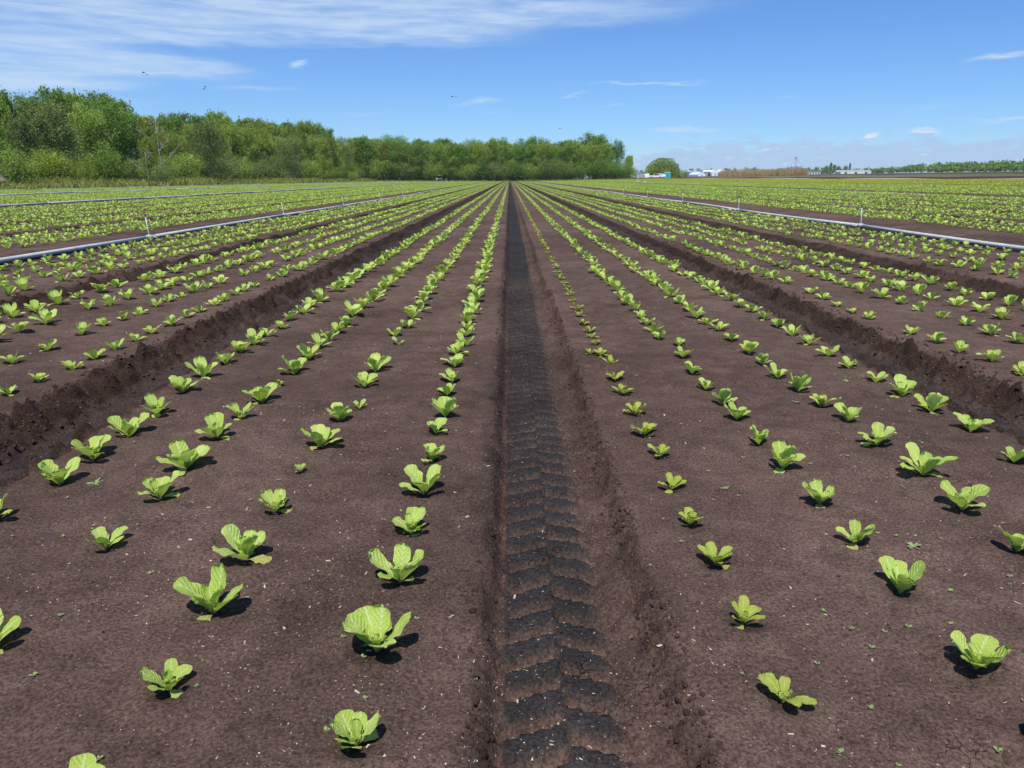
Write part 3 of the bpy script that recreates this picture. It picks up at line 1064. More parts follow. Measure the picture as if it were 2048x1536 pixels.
# every lettuce farther off: the rows that run on to the end of the field, as instances of the plants above
def rows_cloud(name, pts, yellow, label, mat=None):
    P = np.array([(a, b, c) for a, b, c, d in pts], dtype=np.float32)
    S = np.array([d for a, b, c, d in pts], dtype=np.float32)
    me = bpy.data.meshes.new(name)
    me.vertices.add(len(P))
    me.vertices.foreach_set('co', P.ravel())
    rs = np.random.RandomState(4)
    for an, val, tp in (('size', S, 'FLOAT'), ('turn', rs.rand(len(P)).astype(np.float32) * 6.283, 'FLOAT'), ('kind', rs.randint(0, 3 if yellow else 7, len(P)).astype(np.int32), 'INT')):
        at = me.attributes.new(an, tp, 'POINT')
        at.data.foreach_set('value', val)
    me.update()
    me.materials.append(M['lettuce'])
    o = link(name, me)
    tag(o, label, None, kind='stuff')
    ng = bpy.data.node_groups.new(name, 'GeometryNodeTree')
    ng.interface.new_socket('Geometry', in_out='INPUT', socket_type='NodeSocketGeometry')
    ng.interface.new_socket('Geometry', in_out='OUTPUT', socket_type='NodeSocketGeometry')
    N = NT(ng)
    gi, go = N.n('NodeGroupInput'), N.n('NodeGroupOutput')
    join = N.n('GeometryNodeJoinGeometry')
    for v in range(2, -1, -1) if yellow else range(6, -1, -1):
        src = first_single[(yellow, v)]
        oi = N.n('GeometryNodeObjectInfo', transform_space='ORIGINAL')
        oi.inputs['Object'].default_value = src
        g = oi.outputs['Geometry']
        if mat:
            sm = N.n('GeometryNodeSetMaterial')
            ng.links.new(g, sm.inputs[0])
            sm.inputs['Material'].default_value = mat
            g = sm.outputs[0]
        gi2 = N.n('GeometryNodeGeometryToInstance')
        ng.links.new(g, gi2.inputs[0])
        ng.links.new(gi2.outputs[0], join.inputs[0])
    def attr(nm, tp):
        a = N.n('GeometryNodeInputNamedAttribute', data_type=tp)
        a.inputs['Name'].default_value = nm
        return a.outputs[0]
    cx = N.n('ShaderNodeCombineXYZ')
    ng.links.new(attr('turn', 'FLOAT'), cx.inputs[2])
    er = N.n('FunctionNodeEulerToRotation')
    ng.links.new(cx.outputs[0], er.inputs[0])
    ip = N.n('GeometryNodeInstanceOnPoints')
    ng.links.new(gi.outputs[0], ip.inputs['Points'])
    ng.links.new(join.outputs[0], ip.inputs['Instance'])
    ip.inputs['Pick Instance'].default_value = True
    ng.links.new(attr('kind', 'INT'), ip.inputs['Instance Index'])
    ng.links.new(er.outputs[0], ip.inputs['Rotation'])
    ng.links.new(attr('size', 'FLOAT'), ip.inputs['Scale'])
    ng.links.new(ip.outputs[0], go.inputs[0])
    md = o.modifiers.new('rows', 'NODES')
    md.node_group = ng
    return o


def fill(rows, y0f, y1, wr, sp, gapp=.015):
    X, Y, W = [], [], []
    rs = np.random.RandomState(len(rows) * 7 + 3)
    for rx in rows:
        a = y0f(rx)
        n = int((y1 - a) / sp)
        if n < 1:
            continue
        y = a + np.arange(n) * sp + (rs.rand(n) - .5) * .11
        x = rx + rs.randn(n) * .016
        k = (np.abs(x) < y * .80 + 4) & (rs.rand(n) > gapp)
        X.append(x[k]); Y.append(y[k]); W.append(wr[0] + (wr[1] - wr[0]) * rs.rand(k.sum()))
    X, Y, W = np.concatenate(X), np.concatenate(Y), np.concatenate(W)
    Z = ground(X, Y) - .004
    return list(zip(X, Y, Z, W))


rest = [p for p in plants if p not in THINGS]
cl = []
for x, y, w, rname in rest:
    if rname != 'R1':
        cl.append((x, y, gz(x, y) - .004, w))
cl += fill([v for k, v in ROWX.items() if k != 'R1'], lambda r: 40.1, FIELD_END - 1, (.14, .17), .285)
far_rows = [c + o for c, offs in BED_ROWS.items() for o in offs if c < 31.3]
cl += fill(far_rows, lambda r: max(5.0, (abs(r) - 4) / .80), FIELD_END - 1, (.145, .18), .285)
rows_cloud('lettuce_rows', cl, False, 'dense far rows of green lettuce running to the end of the field')
yl = [(x, y, gz(x, y) - .004, w) for x, y, w, r_ in rest if r_ == 'R1']
yl += fill([ROWX['R1']], lambda r: 40.1, FIELD_END - 1, (.09, .105), .295)
rows_cloud('pale_lettuce_row', yl, True, 'far end of the yellowish lettuce row just right of the tyre track')
yl = fill([c + o for c, offs in BED_ROWS.items() for o in offs if c > 31.3], lambda r: (abs(r) - 4) / .80, FIELD_END - 1, (.15, .18), .28)
rows_cloud('yellow_lettuce_rows', yl, True, 'band of yellow green lettuce rows along the far right field edge', M['lettuce_yellow'])


# ------------------------------------------------------------------ weeds
def weed_mesh(seed, n, L, W, feather=False):
    rs = random.Random(seed)
    V, Fc = [], []
    for k in range(n):
        a = k * 6.283 / n + rs.uniform(-.5, .5)
        l = L * rs.uniform(.7, 1.1)
        e = rs.uniform(.15, .8)
        ca, sa = math.cos(a), math.sin(a)
        segs = 4
        base = len(V)
        for i in range(segs + 1):
            t = i / segs
            r_ = l * t * math.cos(e * (1 - .5 * t))
            z_ = l * t * math.sin(e * (1 - .5 * t)) + .001
            w = W * math.sin(math.pi * min(.98, .12 + .86 * t)) ** .7
            if feather and i % 2:
                w *= 2.6
            V += [(r_ * ca - w * sa, r_ * sa + w * ca, z_), (r_ * ca + w * sa, r_ * sa - w * ca, z_ + .001)]
        for i in range(segs):
            b = base + 2 * i
            Fc.append((b, b + 1, b + 3, b + 2))
    return mesh_np('weed', V, np.array(Fc), mat=M['weed'], smooth=True)


WEEDS = [(-1.42, 2.36, 'feathery grey-green weed on bare soil near the left tyre furrow', 11, .032, .0022, True),
         (1.13, 1.87, 'spiky little weed on bare soil between second and third rows right of the track', 8, .026, .0022, True),
         (.73, 2.31, 'small forked weed on bare soil between first and second rows right of the track', 7, .018, .002, True),
         (1.34, 3.30, 'spiky weed beside the third row right of the track, below a dent', 8, .022, .002, True),
         (1.72, 3.63, 'thin spreading weed between the third and fourth rows right of the track', 9, .026, .0018, True),
         (-1.80, 4.6, 'flat pale weed at the near lip of the left furrow', 8, .03, .003, True)]
for i, (x, y, lb, n, L, W, ft) in enumerate(WEEDS):
    o = link('weed', weed_mesh(60 + i, n, L, W, ft), None, (x, y, gz(x, y)))
    tag(o, lb, 'weed')


def seedlings():
    rs = np.random.RandomState(31)
    V, Fc = [], []
    n = 330
    for k in range(n):
        y = .85 + 9 * rs.rand() ** 1.5
        x = (rs.rand() - .5) * 2 * (y * .72 + .3)
        if abs(x - .12) < .3 or abs(x) > 5:
            continue
        z = gz(x, y)
        for q in range(rs.randint(2, 5)):
            a = q * 1.57 + rs.rand() * .8
            L = .004 + .006 * rs.rand()
            w = L * .42
            ca, sa = math.cos(a), math.sin(a)
            b = len(V)
            for (r_, s, h) in ((0, 0, .002), (L * .6, w, .005), (L * 1.1, 0, .006), (L * .6, -w, .005)):
                V.append((x + r_ * ca - s * sa, y + r_ * sa + s * ca, z + h))
            Fc.append((b, b + 1, b + 2, b + 3))
    o = link('weed_seedlings', mesh_np('weed_seedlings', V, np.array(Fc), mat=M['weed']))
    tag(o, 'tiny pale green weed seedlings sprouting between the lettuce rows', None, kind='stuff')


seedlings()


# ------------------------------------------------------------------ irrigation pipes
def pipe_line(x0, y_start, joints_from, step, y_end, label, riser_max, seed, lean=0.0, zoff=.05):
    rs = random.Random(seed)
    root = empty('irrigation_pipe', (x0, joints_from, gz(x0, joints_from)))
    tag(root, label, 'irrigation pipe', 'aluminium sprinkler pipes laid along the rows')
    ox, oy, oz = root.location
    ks = []
    y = joints_from - step * math.ceil((joints_from - y_start) / step)
    while y <= y_end:
        xx = x0 + rs.uniform(-.05, .05)
        ks.append((xx, y, gz(x0 + .02, y) + zoff + rs.uniform(-.006, .02)))
        y += step
    for i in range(len(ks) - 1):
        a, b = ks[i], ks[i + 1]
        m_ = [(a[0] + (b[0] - a[0]) * t - ox, a[1] + (b[1] - a[1]) * t - oy, a[2] + (b[2] - a[2]) * t - oz + .028 * math.sin(t * math.pi) * s_) for s_ in (rs.uniform(-.7, .6),) for t in (0, .25, .5, .75, 1)]
        MB().tube(m_, .035, 12).build('pipe_section', M['alu'], root, smooth=True)
    for i, k in enumerate(ks):
        if k[1] > 140:
            break
        p = (k[0] - ox, k[1] - oy, k[2] - oz)
        c = MB().tube([(p[0], p[1] - .09, p[2]), (p[0], p[1] - .07, p[2]), (p[0], p[1] + .07, p[2]), (p[0], p[1] + .09, p[2])], [.037, .045, .045, .037], 12)
        c.tube([(p[0], p[1] + .05, p[2]), (p[0] + .09 * (1 if x0 < 0 else -1), p[1] + .12, p[2] - .012)], .013, 6)
        c.build('pipe_coupling', M['alu'], root, smooth=True)
        if k[1] < riser_max:
            ln = lean + rs.uniform(-.04, .04)
            top = (p[0] - ln * .4, p[1], p[2] + .36)
            rz_ = MB().tube([(p[0], p[1], p[2]), (p[0], p[1], p[2] + .06), top], [.020, .010, .010], 8).build('sprinkler_riser', M['steel'], root, smooth=True)
            h = MB().tube([top, (top[0], top[1], top[2] + .015), (top[0], top[1], top[2] + .05), (top[0], top[1], top[2] + .055)], [.012, .017, .017, .012], 8)
            h.tube([(top[0], top[1], top[2] + .04), (top[0] + .06, top[1] + .02, top[2] + .065)], .007, 6)
            h.box((top[0] - .03, top[1], top[2] + .075), (.07, .012, .02), .4)
            h.build('sprinkler_head', M['brass'], rz_, smooth=False)
    return root


pipe_line(-6.5, 4, 13.6, 8.2, 262, 'nearest aluminium sprinkler pipe on the left side, lying beyond a wet dark furrow', 48, 1, .10, .03)
pipe_line(-18.5, 20, 22.4, 8.2, 262, 'second sprinkler pipe on the left, half buried among green lettuce rows', 25, 2)
pipe_line(-30.5, 36, 37.2, 8.2, 262, 'third sprinkler pipe on the left, seen as a thin pale line', 0, 3)
pipe_line(-42.6, 52, 53.0, 8.2, 262, 'farthest left sprinkler pipe along the edge of the rough grass', 0, 4)
pipe_line(7.12, 6, 15.35, 8.1, 262, 'nearest aluminium sprinkler pipe on the right side, before a bare brown furrow', 50, 5, 0, .045)
pipe_line(19.1, 22, 27.0, 8.1, 262, 'second sprinkler pipe on the right, a pale line through green lettuce', 30, 6)
pipe_line(31.1, 38, 44.0, 8.1, 262, 'third sprinkler pipe on the right, bordering the yellow green lettuce band', 0, 7)

# ------------------------------------------------------------------ trees
def leaf_quads(P, D, size, rs, asp=.62):
    """small leaf clusters: one rhombus each, long axis roughly along D"""
    n = len(P)
    A = D + .9 * rs.randn(n, 3)
    A /= np.linalg.norm(A, axis=1)[:, None]
    B = np.cross(A, rs.randn(n, 3))
    B /= np.linalg.norm(B, axis=1)[:, None] + 1e-9
    s = size * (.6 + .8 * rs.rand(n))
    a = A * s[:, None] * .5
    b = B * s[:, None] * .5 * asp
    V = np.stack((P - a, P + b - a * .1, P + a, P - b - a * .1), 1).reshape(-1, 3)
    Fc = np.arange(4 * n).reshape(n, 4)
    return V, Fc


def make_tree(seed, h, w, style, nleaf=3200, size=.34):
    """crown and trunk meshes for one tree; every branch carries its own cloud of leaf clusters"""
    rs = np.random.RandomState(seed)
    tr = MB()
    lean = rs.randn(2) * .02 * h
    def axis(t):
        return np.array((lean[0] * t * t, lean[1] * t * t, h * t))
    tr.tube([axis(t) for t in (0, .1, .3, .55, .8, .93)], [.016 * h, .012 * h, .0095 * h, .007 * h, .004 * h, .0015 * h], 7)
    nb = {'leafy': 30, 'round': 34, 'spire': 30, 'shrub': 22, 'dome': 60}[style]
    PP, DD = [], []
    per = nleaf // nb
    for i in range(nb):
        t0 = {'leafy': .05 + .83 * (i / nb), 'round': .12 + .72 * (i / nb), 'spire': .06 + .86 * (i / nb), 'shrub': .04 + .3 * (i / nb), 'dome': .06 + .35 * rs.rand()}[style]
        az = i * 2.4 + rs.rand() * .8
        if style == 'leafy':
            L = w * .5 * (1.05 - .25 * t0) * (.75 + .5 * rs.rand())
            el = R(28 + 42 * t0 + rs.randn() * 9)
        elif style == 'spire':
            L = w * .5 * (1.12 - t0) * (.8 + .5 * rs.rand()) + .05 * h
            el = R(38 + 36 * t0 + rs.randn() * 8)
        elif style == 'round':
            L = w * .52 * math.sqrt(max(.1, 1 - ((t0 - .45) / .62) ** 2)) * (.85 + .3 * rs.rand())
            el = R(12 + 55 * t0 + rs.randn() * 10)
        elif style == 'dome':
            el = math.asin(.05 + .93 * rs.rand())
            L = 1 / math.sqrt((math.cos(el) / (w * .5)) ** 2 + (math.sin(el) / (h * .80)) ** 2) * (.90 + .14 * rs.rand())
        else:
            L = h * (.55 + .4 * rs.rand())
            el = R(40 + rs.rand() * 45)
        p0 = axis(t0)
        d = np.array((math.cos(az) * math.cos(el), math.sin(az) * math.cos(el), math.sin(el)))
        if style == 'leafy' and t0 + d[2] * L / h > 1.02:
            L *= .7
        mid = p0 + d * L * .55
        tip = p0 + d * L + np.array((0, 0, (.10 if style != 'dome' else -.12) * L))
        tr.tube([p0, mid, tip], [.0055 * h * (1.1 - t0), .0032 * h * (1.1 - t0), .0008 * h], 5, caps=False)
        n = per
        t = rs.rand(n) ** .75
        t = .22 + .80 * t
        sp = (.62 * (1.08 - t) + .16) * L * .36 + .10
        base = p0 + np.outer(t, tip - p0)
        q = base + rs.randn(n, 3) * sp[:, None] * np.array((1, 1, .85))
        k = q[:, 2] > .02 * h
        PP.append(q[k])
        DD.append(np.tile(d * .8 + np.array((0, 0, .25)), (k.sum(), 1)))
    if style == 'dome':
        n = nleaf
        u = rs.randn(n, 3)
        u[:, 2] = np.abs(u[:, 2]) - .12
        u /= np.linalg.norm(u, axis=1)[:, None]
        lump = 1 + .24 * fbm(u[:, 0] * 2.6 + 9, u[:, 1] * 2.6 + u[:, 2] * 3, 3, 5)
        r_ = (1 - .42 * rs.rand(n) ** 2.2) * lump
        q = u * r_[:, None] * np.array((w * .5, w * .5, h))
        q[:, 2] = np.maximum(q[:, 2] + .3, .25)
        PP, DD = [q], [u + (0, 0, .2)]
    elif style != 'shrub':
        # straight leading shoots that make the ragged top
        for k in range(22):
            r0 = w * .30 * math.sqrt(rs.rand())
            a0 = rs.rand() * 6.283
            b0 = np.array((r0 * math.cos(a0), r0 * math.sin(a0), h * (.80 - .25 * (r0 / w))))
            d = np.array((.16 * math.cos(a0) * r0 / w * 2, .16 * math.sin(a0) * r0 / w * 2, 1.0))
            Ls = h * (.14 + .17 * rs.rand()) * (1.1 - r0 / w)
            n = 90
            t = rs.rand(n)
            PP.append(b0 + np.outer(t * Ls, d) + rs.randn(n, 3) * (.08 + .26 * (1 - t))[:, None] * .8)
            DD.append(np.tile(d, (n, 1)))
            tr.tube([b0 - d * .1 * h, b0 + d * Ls], [.0022 * h, .0006 * h], 4, caps=False)
    P, D = np.concatenate(PP), np.concatenate(DD)
    V, Fc = leaf_quads(P, D, size, rs)
    crown = mesh_np('crown', V, Fc, mat=M['tree_mid'])
    trunk_o = tr.build('trunk', M['bark'])
    tm = trunk_o.data
    bpy.data.objects.remove(trunk_o)
    return crown, tm


PROTO = {}
for i in range(5):
    PROTO['leafy', i] = make_tree(10 + i, 12, 6.6 + .5 * (i % 3), 'leafy', 12500, .23)
for i in range(3):
    PROTO['round', i] = make_tree(30 + i, 10, 7.0, 'round', 11000, .21)
for i in range(4):
    PROTO['spire', i] = make_tree(50 + i, 12, 5.2, 'spire', 10500, .22)
for i in range(5):
    PROTO['shrub', i] = make_tree(70 + i, 4, 4.4, 'shrub', 4600, .17)
PROTO['dome', 0] = make_tree(91, 7.6, 15.0, 'dome', 11000, .42)
NPROTO = {'leafy': 5, 'round': 3, 'spire': 4, 'shrub': 5, 'dome': 1}
H0 = {'leafy': 12, 'round': 10, 'spire': 12, 'shrub': 4, 'dome': 7.6}


def plant_tree(name, style, v, x, y, h, wk, mat, label, group, cat='tree', bark='bark', rz=None, rs=random.Random(1)):
    root = empty(name, (x, y, gz(x, y) - .05), rs.random() * 6.283 if rz is None else rz)
    c, t = PROTO[style, v % NPROTO[style]]
    k = h / H0[style]
    root.scale = (k * wk, k * wk, k)
    co = link('crown', c, root)
    co.material_slots[0].link = 'OBJECT'
    co.material_slots[0].material = M[mat]
    to = link('trunk', t, root)
    if bark != 'bark':
        to.material_slots[0].link = 'OBJECT'
        to.material_slots[0].material = M[bark]
    return tag(root, label, cat, group)


TONE = {'tree_mid': 'mid green', 'tree_dark': 'dark green', 'tree_light': 'yellow green', 'tree_rust': 'rusty green', 'tree_grey': 'grey green'}
TOPX = [-60, 0, 50, 100, 150, 180, 215, 260, 290, 340, 450, 520, 600, 660, 700, 750, 850, 1000, 1100, 1180, 1225, 1245, 1270]
TOPY = [190, 186, 200, 198, 190, 196, 184, 200, 236, 236, 236, 243, 250, 262, 268, 284, 286, 287, 286, 279, 281, 300, 345]
tr_ = random.Random(17)


def top_h(x, y):
    px = 1019 + 1536 * x / y
    return 1 + (357 - np.interp(px, TOPX, TOPY)) * y / 1594 - terrain(x)


def wood_line(rank, n, x0, y0, x1, y1, hk, mats, styles, text, group, jit=1.2, wk=(1.0, 1.3), mirror=False):
    for i in range(n):
        t = (i + .5) / n
        x = x0 + (x1 - x0) * t + tr_.uniform(-jit, jit)
        y = y0 + (y1 - y0) * t + tr_.uniform(-jit, jit)
        h = float(top_h(x, y)) * hk * tr_.uniform(.88, 1.06)
        st = tr_.choice(styles)
        mt = tr_.choice(mats)
        plant_tree('leafy_tree', st, tr_.randrange(9), x, y, h, tr_.uniform(*wk) * (12 / H0[st]) ** -.1, mt,
                   '%s tree, %s from the left in the %s' % (TONE[mt], ORD[i], text), group, rs=tr_)


# left wood: front rank, then the taller ranks behind it; then the wood across the end of the field
wood_line(1, 34, -66, 84, -55.5, 262, .80, ['tree_mid', 'tree_mid', 'tree_dark', 'tree_light', 'tree_mid', 'tree_grey', 'tree_light'], ['leafy', 'round', 'leafy', 'spire'], 'left wood front rank', 'trees of the wood along the left field edge')
wood_line(2, 32, -72, 90, -60.5, 266, .97, ['tree_mid', 'tree_dark', 'tree_dark', 'tree_mid', 'tree_light'], ['leafy', 'leafy', 'spire'], 'left wood second rank', 'trees of the wood along the left field edge', wk=(.9, 1.15))
wood_line(3, 26, -79, 95, -67, 268, .97, ['tree_mid', 'tree_dark', 'tree_grey'], ['leafy', 'spire'], 'left wood hindmost rank', 'trees of the wood along the left field edge', wk=(1.0, 1.3))
wood_line(4, 26, -56, 277, 35.2, 277, .93, ['tree_mid', 'tree_dark', 'tree_mid', 'tree_dark', 'tree_light'], ['leafy', 'round', 'leafy'], 'end wood front rank', 'trees of the wood closing the field end', wk=(1.15, 1.4))
wood_line(5, 22, -58, 283, 35.5, 283, 1.0, ['tree_mid', 'tree_rust', 'tree_dark', 'tree_mid', 'tree_light', 'tree_dark', 'tree_light'], ['leafy', 'spire', 'leafy'], 'end wood second rank', 'trees of the wood closing the field end', wk=(1.1, 1.35))
wood_line(6, 22, -58, 291, 34, 291, .98, ['tree_mid', 'tree_dark'], ['leafy', 'round'], 'end wood hindmost rank', 'trees of the wood closing the field end', wk=(1.2, 1.45))
plant_tree('leafy_tree', 'leafy', 2, 43.0, 277.5, 8.0, .95, 'tree_mid', 'lower green tree at the right hand end of the end wood', 'trees of the wood closing the field end', rz=1)
plant_tree('leafy_tree', 'round', 1, 38.6, 279, 12.2, .85, 'tree_dark', 'dark green tree next to the low tree ending the wood', 'trees of the wood closing the field end', rz=2)
# single trees one can tell apart
plant_tree('yellow_tree', 'spire', 1, -52.2, 112, 6.7, 1.15, 'tree_light', 'yellowish small tree behind the pale bare stems on the left grass strip', 'trees of the wood along the left field edge', rz=.4)
plant_tree('yellow_tree', 'leafy', 3, -48.6, 203, 10.8, .85, 'tree_light', 'bright yellow green tree midway along the left wood', 'trees of the wood along the left field edge', rz=2.4)
plant_tree('birch_tree', 'round', 0, -53.6, 138, 9.6, 1.1, 'tree_grey', 'grey green birch with pale trunk standing before the left wood', 'trees of the wood along the left field edge', bark='bark_pale', rz=1.1)
plant_tree('willow_tree', 'round', 2, -50.2, 178, 9.0, 1.05, 'tree_grey', 'rounded olive grey willow before the left wood', 'trees of the wood along the left field edge', bark='bark_pale', rz=3.1)
plant_tree('rusty_tree', 'leafy', 1, -44.0, 275, 12.6, .8, 'tree_rust', 'rust coloured tree where the left wood meets the end wood', 'trees of the wood closing the field end', rz=.2)
plant_tree('round_willow', 'dome', 0, 62.0, 310, 7.4, 1.0, 'tree_light', 'broad dome shaped willow standing alone right of the end wood', None, rz=.5)
plant_tree('leafy_tree', 'leafy', 0, -67.5, 88, 13.6, 1.2, 'tree_dark', 'tall dark tree cut by the left edge of the view', 'trees of the wood along the left field edge', rz=.9)

# dead tree and bare stems
def bare_tree(x, y, h, label, seed, name='bare_tree', limbs=9, spread=.45, forks=3):
    rs = np.random.RandomState(seed)
    root = empty(name, (x, y, gz(x, y) - .05))
    tr = MB()
    tr.tube([(0, 0, 0), (.02 * h, 0, .3 * h), (0, .02 * h, .65 * h), (.01 * h, 0, h)], [.012 * h, .009 * h, .005 * h, .0015 * h], 7)
    tr.build('trunk', M['bark_pale'], root, smooth=True)
    for i in range(limbs):
        z = h * (.25 + .65 * i / limbs)
        a = i * 2.3 + rs.rand()
        L = spread * h * (1.15 - z / h) * (.7 + .6 * rs.rand())
        lm = MB()
        e = np.array((math.cos(a) * L, math.sin(a) * L, L * (.3 + .6 * rs.rand())))
        b = np.array((.01 * h, 0, z))
        lm.tube([b, b + e * .5 + (0, 0, .03 * h), b + e], [.004 * h, .0026 * h, .0009 * h], 5)
        for f in range(forks):
            s = b + e * (.35 + .2 * f)
            e2 = np.array((rs.randn() * .4, rs.randn() * .4, .55)) * L * .5
            lm.tube([s, s + e2 * .6, s + e2], [.003 * h, .002 * h, .0008 * h], 4, caps=False)
        lm.build('limb', M['bark_pale'], root, smooth=True)
    tag(root, label, 'tree')


bare_tree(-55.2, 122, 10.8, 'tall dead tree with pale bare limbs rising before the left wood', 4)
bare_tree(-51.0, 108.5, 4.6, 'forked bare grey shrub on the left grass strip', 8, 'bare_shrub', 10, .75, 4)
bare_tree(-48.8, 205, 6.5, 'grey leafless stem among the bushes midway along the left wood', 9, 'bare_tree', 8, .4)
bare_tree(-63.5, 96, 5.6, 'leaning pale trunk under the first trees on the left', 12, 'bare_tree', 6, .3)

# shrubs before the woods
for i in range(26):
    t = (i + .5) / 26
    x = -60.5 + 9.5 * t ** .8 + tr_.uniform(-1.2, 2.2)
    y = 90 + 172 * t + tr_.uniform(-2, 2)
    h = tr_.uniform(2.2, 4.6) * (1 + .25 * t)
    mt = tr_.choice(['tree_grey', 'tree_mid', 'tree_grey', 'tree_light'])
    plant_tree('shrub', 'shrub', i, x, y, h, tr_.uniform(.9, 1.3), mt, '%s shrub, %s from the left before the left wood' % (TONE[mt], ORD[i]), 'shrubs before the left wood', 'shrub', rs=tr_)
for i in range(24):
    x = -50 + 93 * (i + .5) / 24 + tr_.uniform(-1.2, 1.2)
    h = tr_.uniform(4.2, 6.6)
    mt = tr_.choice(['tree_mid', 'tree_grey', 'tree_mid', 'tree_dark'])
    plant_tree('shrub', 'shrub', i + 2, x, 273.3 + tr_.uniform(-.8, .8), h, tr_.uniform(.95, 1.3), mt, '%s bush, %s from the left along the end of the field' % (TONE[mt], ORD[i]), 'bushes along the end of the field', 'bush', rs=tr_)
plant_tree('shrub', 'shrub', 1, -46.6, 103, 2.4, 1.1, 'tree_grey', 'low grey green bush standing forward on the left grass strip', 'shrubs before the left wood', 'shrub', rz=1)
plant_tree('shrub', 'shrub', 3, 69.5, 304, 2.3, 1.0, 'tree_mid', 'small bush at the right foot of the round willow', None, 'shrub', rz=2)


# rough grass strip, dry reeds
def blades(name, P, H, Wd, mat, seed, label, per=3, lean=.6):
    rs = np.random.RandomState(seed)
    n = len(P) * per
    B = np.repeat(P, per, 0) + np.c_[rs.randn(n, 2) * .10, np.zeros(n)]
    h = np.repeat(H, per) * (.6 + .6 * rs.rand(n))
    a = rs.rand(n) * 6.283
    w = Wd * (.6 + .8 * rs.rand(n))
    dx, dy = np.cos(a) * w, np.sin(a) * w
    lx, ly = rs.randn(n) * lean * h, rs.randn(n) * lean * h
    V = np.empty((n, 5, 3))
    V[:, 0] = B + np.stack((-dx, -dy, 0 * a), 1)
    V[:, 1] = B + np.stack((dx, dy, 0 * a), 1)
    V[:, 2] = B + np.stack((dx * .8 + lx * .35, dy * .8 + ly * .35, h * .6), 1)
    V[:, 3] = B + np.stack((-dx * .8 + lx * .35, -dy * .8 + ly * .35, h * .6), 1)
    V[:, 4] = B + np.stack((lx, ly, h), 1)
    b = (np.arange(n) * 5)[:, None]
    T = np.concatenate((b + [0, 1, 2], b + [0, 2, 3], b + [3, 2, 4]), 0)
    me = mesh_np(name, V.reshape(-1, 3), T, mat=mat)
    o = link(name, me)
    tag(o, label, None, kind='stuff')


_g = np.random.RandomState(41)
n = 15000
gy = 46 + 226 * _g.rand(n) ** 1.25
gx = -44.6 - (_g.rand(n) ** .9) * np.interp(gy, [46, 90, 150, 262, 280], [26, 22, 12, 10, 8])
gh = .36 + .45 * _g.rand(n) + .95 * fbm(gx * .16, gy * .10, 3, 7) + .25 * np.clip((-47 - gx) / 6, 0, 1)
blades('rough_grass', np.stack((gx, gy, ground(gx, gy)), 1), np.clip(gh, .2, 1.5), .045, M['grass'], 42, 'rough grass strip between the left field edge and the wood')
n = 2600
gx = -46 + 92 * _g.rand(n)
gy = 270.3 + 2.5 * _g.rand(n)
blades('rough_grass', np.stack((gx, gy, ground(gx, gy)), 1), .25 + .35 * _g.rand(n), .07, M['grass'], 43, 'thin grass margin in front of the wood at the field end')
n = 5200
ry = 284 + 108 * _g.rand(n)
rx = 107.0 + 3.5 * _g.rand(n) + (ry - 284) * -.006
blades('dry_reeds', np.stack((rx, ry, ground(rx, ry)), 1), 2.1 + .7 * _g.rand(n) + .6 * fbm(rx * .1, ry * .1, 2, 3), .085, M['reed'], 44, 'long stand of dry tan reeds beyond the right field', lean=.06)

# brush heap at the far left
def brush_heap():
    rs = np.random.RandomState(5)
    root = empty('brush_heap', (-59.6, 86, gz(-59.6, 86)))
    mb = MB()
    vs, fs = [], []
    for i in range(9):
        for j in range(16):
            th = j / 16 * 6.283
            r_ = math.cos(i / 8 * 1.5)
            vs.append((3.0 * r_ * math.cos(th) * (1 + .15 * rs.randn() * r_), 2.4 * r_ * math.sin(th), 2.0 * math.sin(i / 8 * 1.5) * (1 + .06 * rs.randn())))
    for i in range(8):
        for j in range(16):
            fs.append((i * 16 + j, i * 16 + (j + 1) % 16, i * 16 + 16 + (j + 1) % 16, i * 16 + 16 + j))
    mb.add(vs, fs).build('mound', M['brush'], root)
    tw = MB()
    for i in range(160):
        a, q = rs.rand() * 6.283, rs.rand() * 1.4
        p = np.array((3.0 * math.cos(q) * math.cos(a), 2.4 * math.cos(q) * math.sin(a), 2.0 * math.sin(q)))
        d = rs.randn(3) * .5 + (0, 0, .35)
        tw.tube([p - d * .3, p + d * .7], [.025, .01], 4, caps=False)
    t = tw.build('twigs', M['bark'], root)
    t['kind'] = 'stuff'
    tag(root, 'brown heap of dead brush at the far left before the wood', 'brush heap')


brush_heap()


# ------------------------------------------------------------------ things beyond the field
def portable_toilet(x, y, label):
    root = empty('portable_toilet', (x, y, gz(x, y)), R(10))
    MB().box((0, 0, .06), (1.12, 1.18, .12)).build('base_skid', M['grey'], root)
    b = MB()
    b.box((0, .02, 1.1), (1.08, 1.10, 1.96))
    for s in (-1, 1):
        for q in (-.3, 0, .3):
            b.box((s * .545, q, 1.1), (.03, .10, 1.8))
    b.build('cabin', M['teal'], root)
    d = MB().box((0, -.545, 1.07), (.72, .04, 1.80)).build('door', M['teal'], root)
    MB().box((.27, -.575, 1.1), (.05, .03, .16)).build('handle', M['dark'], d)
    MB().box((0, -.548, 2.02), (.80, .03, .07)).build('vent_slot', M['dark'], root)
    MB().prism([(-.58, 2.08), (.58, 2.08), (.50, 2.20), (.25, 2.30), (-.25, 2.30), (-.50, 2.20)], -.56, .60).build('roof', M['teal_light'], root)
    MB().tube([(.42, .48, 2.0), (.42, .48, 2.55)], .05, 8).build('vent_pipe', M['white'], root)
    tag(root, label, 'portable toilet', 'portable toilets at the far field edge')


portable_toilet(61.0, 300, 'left one of two teal portable toilets beside the round willow')
portable_toilet(62.25, 300.2, 'right one of two teal portable toilets beside the round willow')


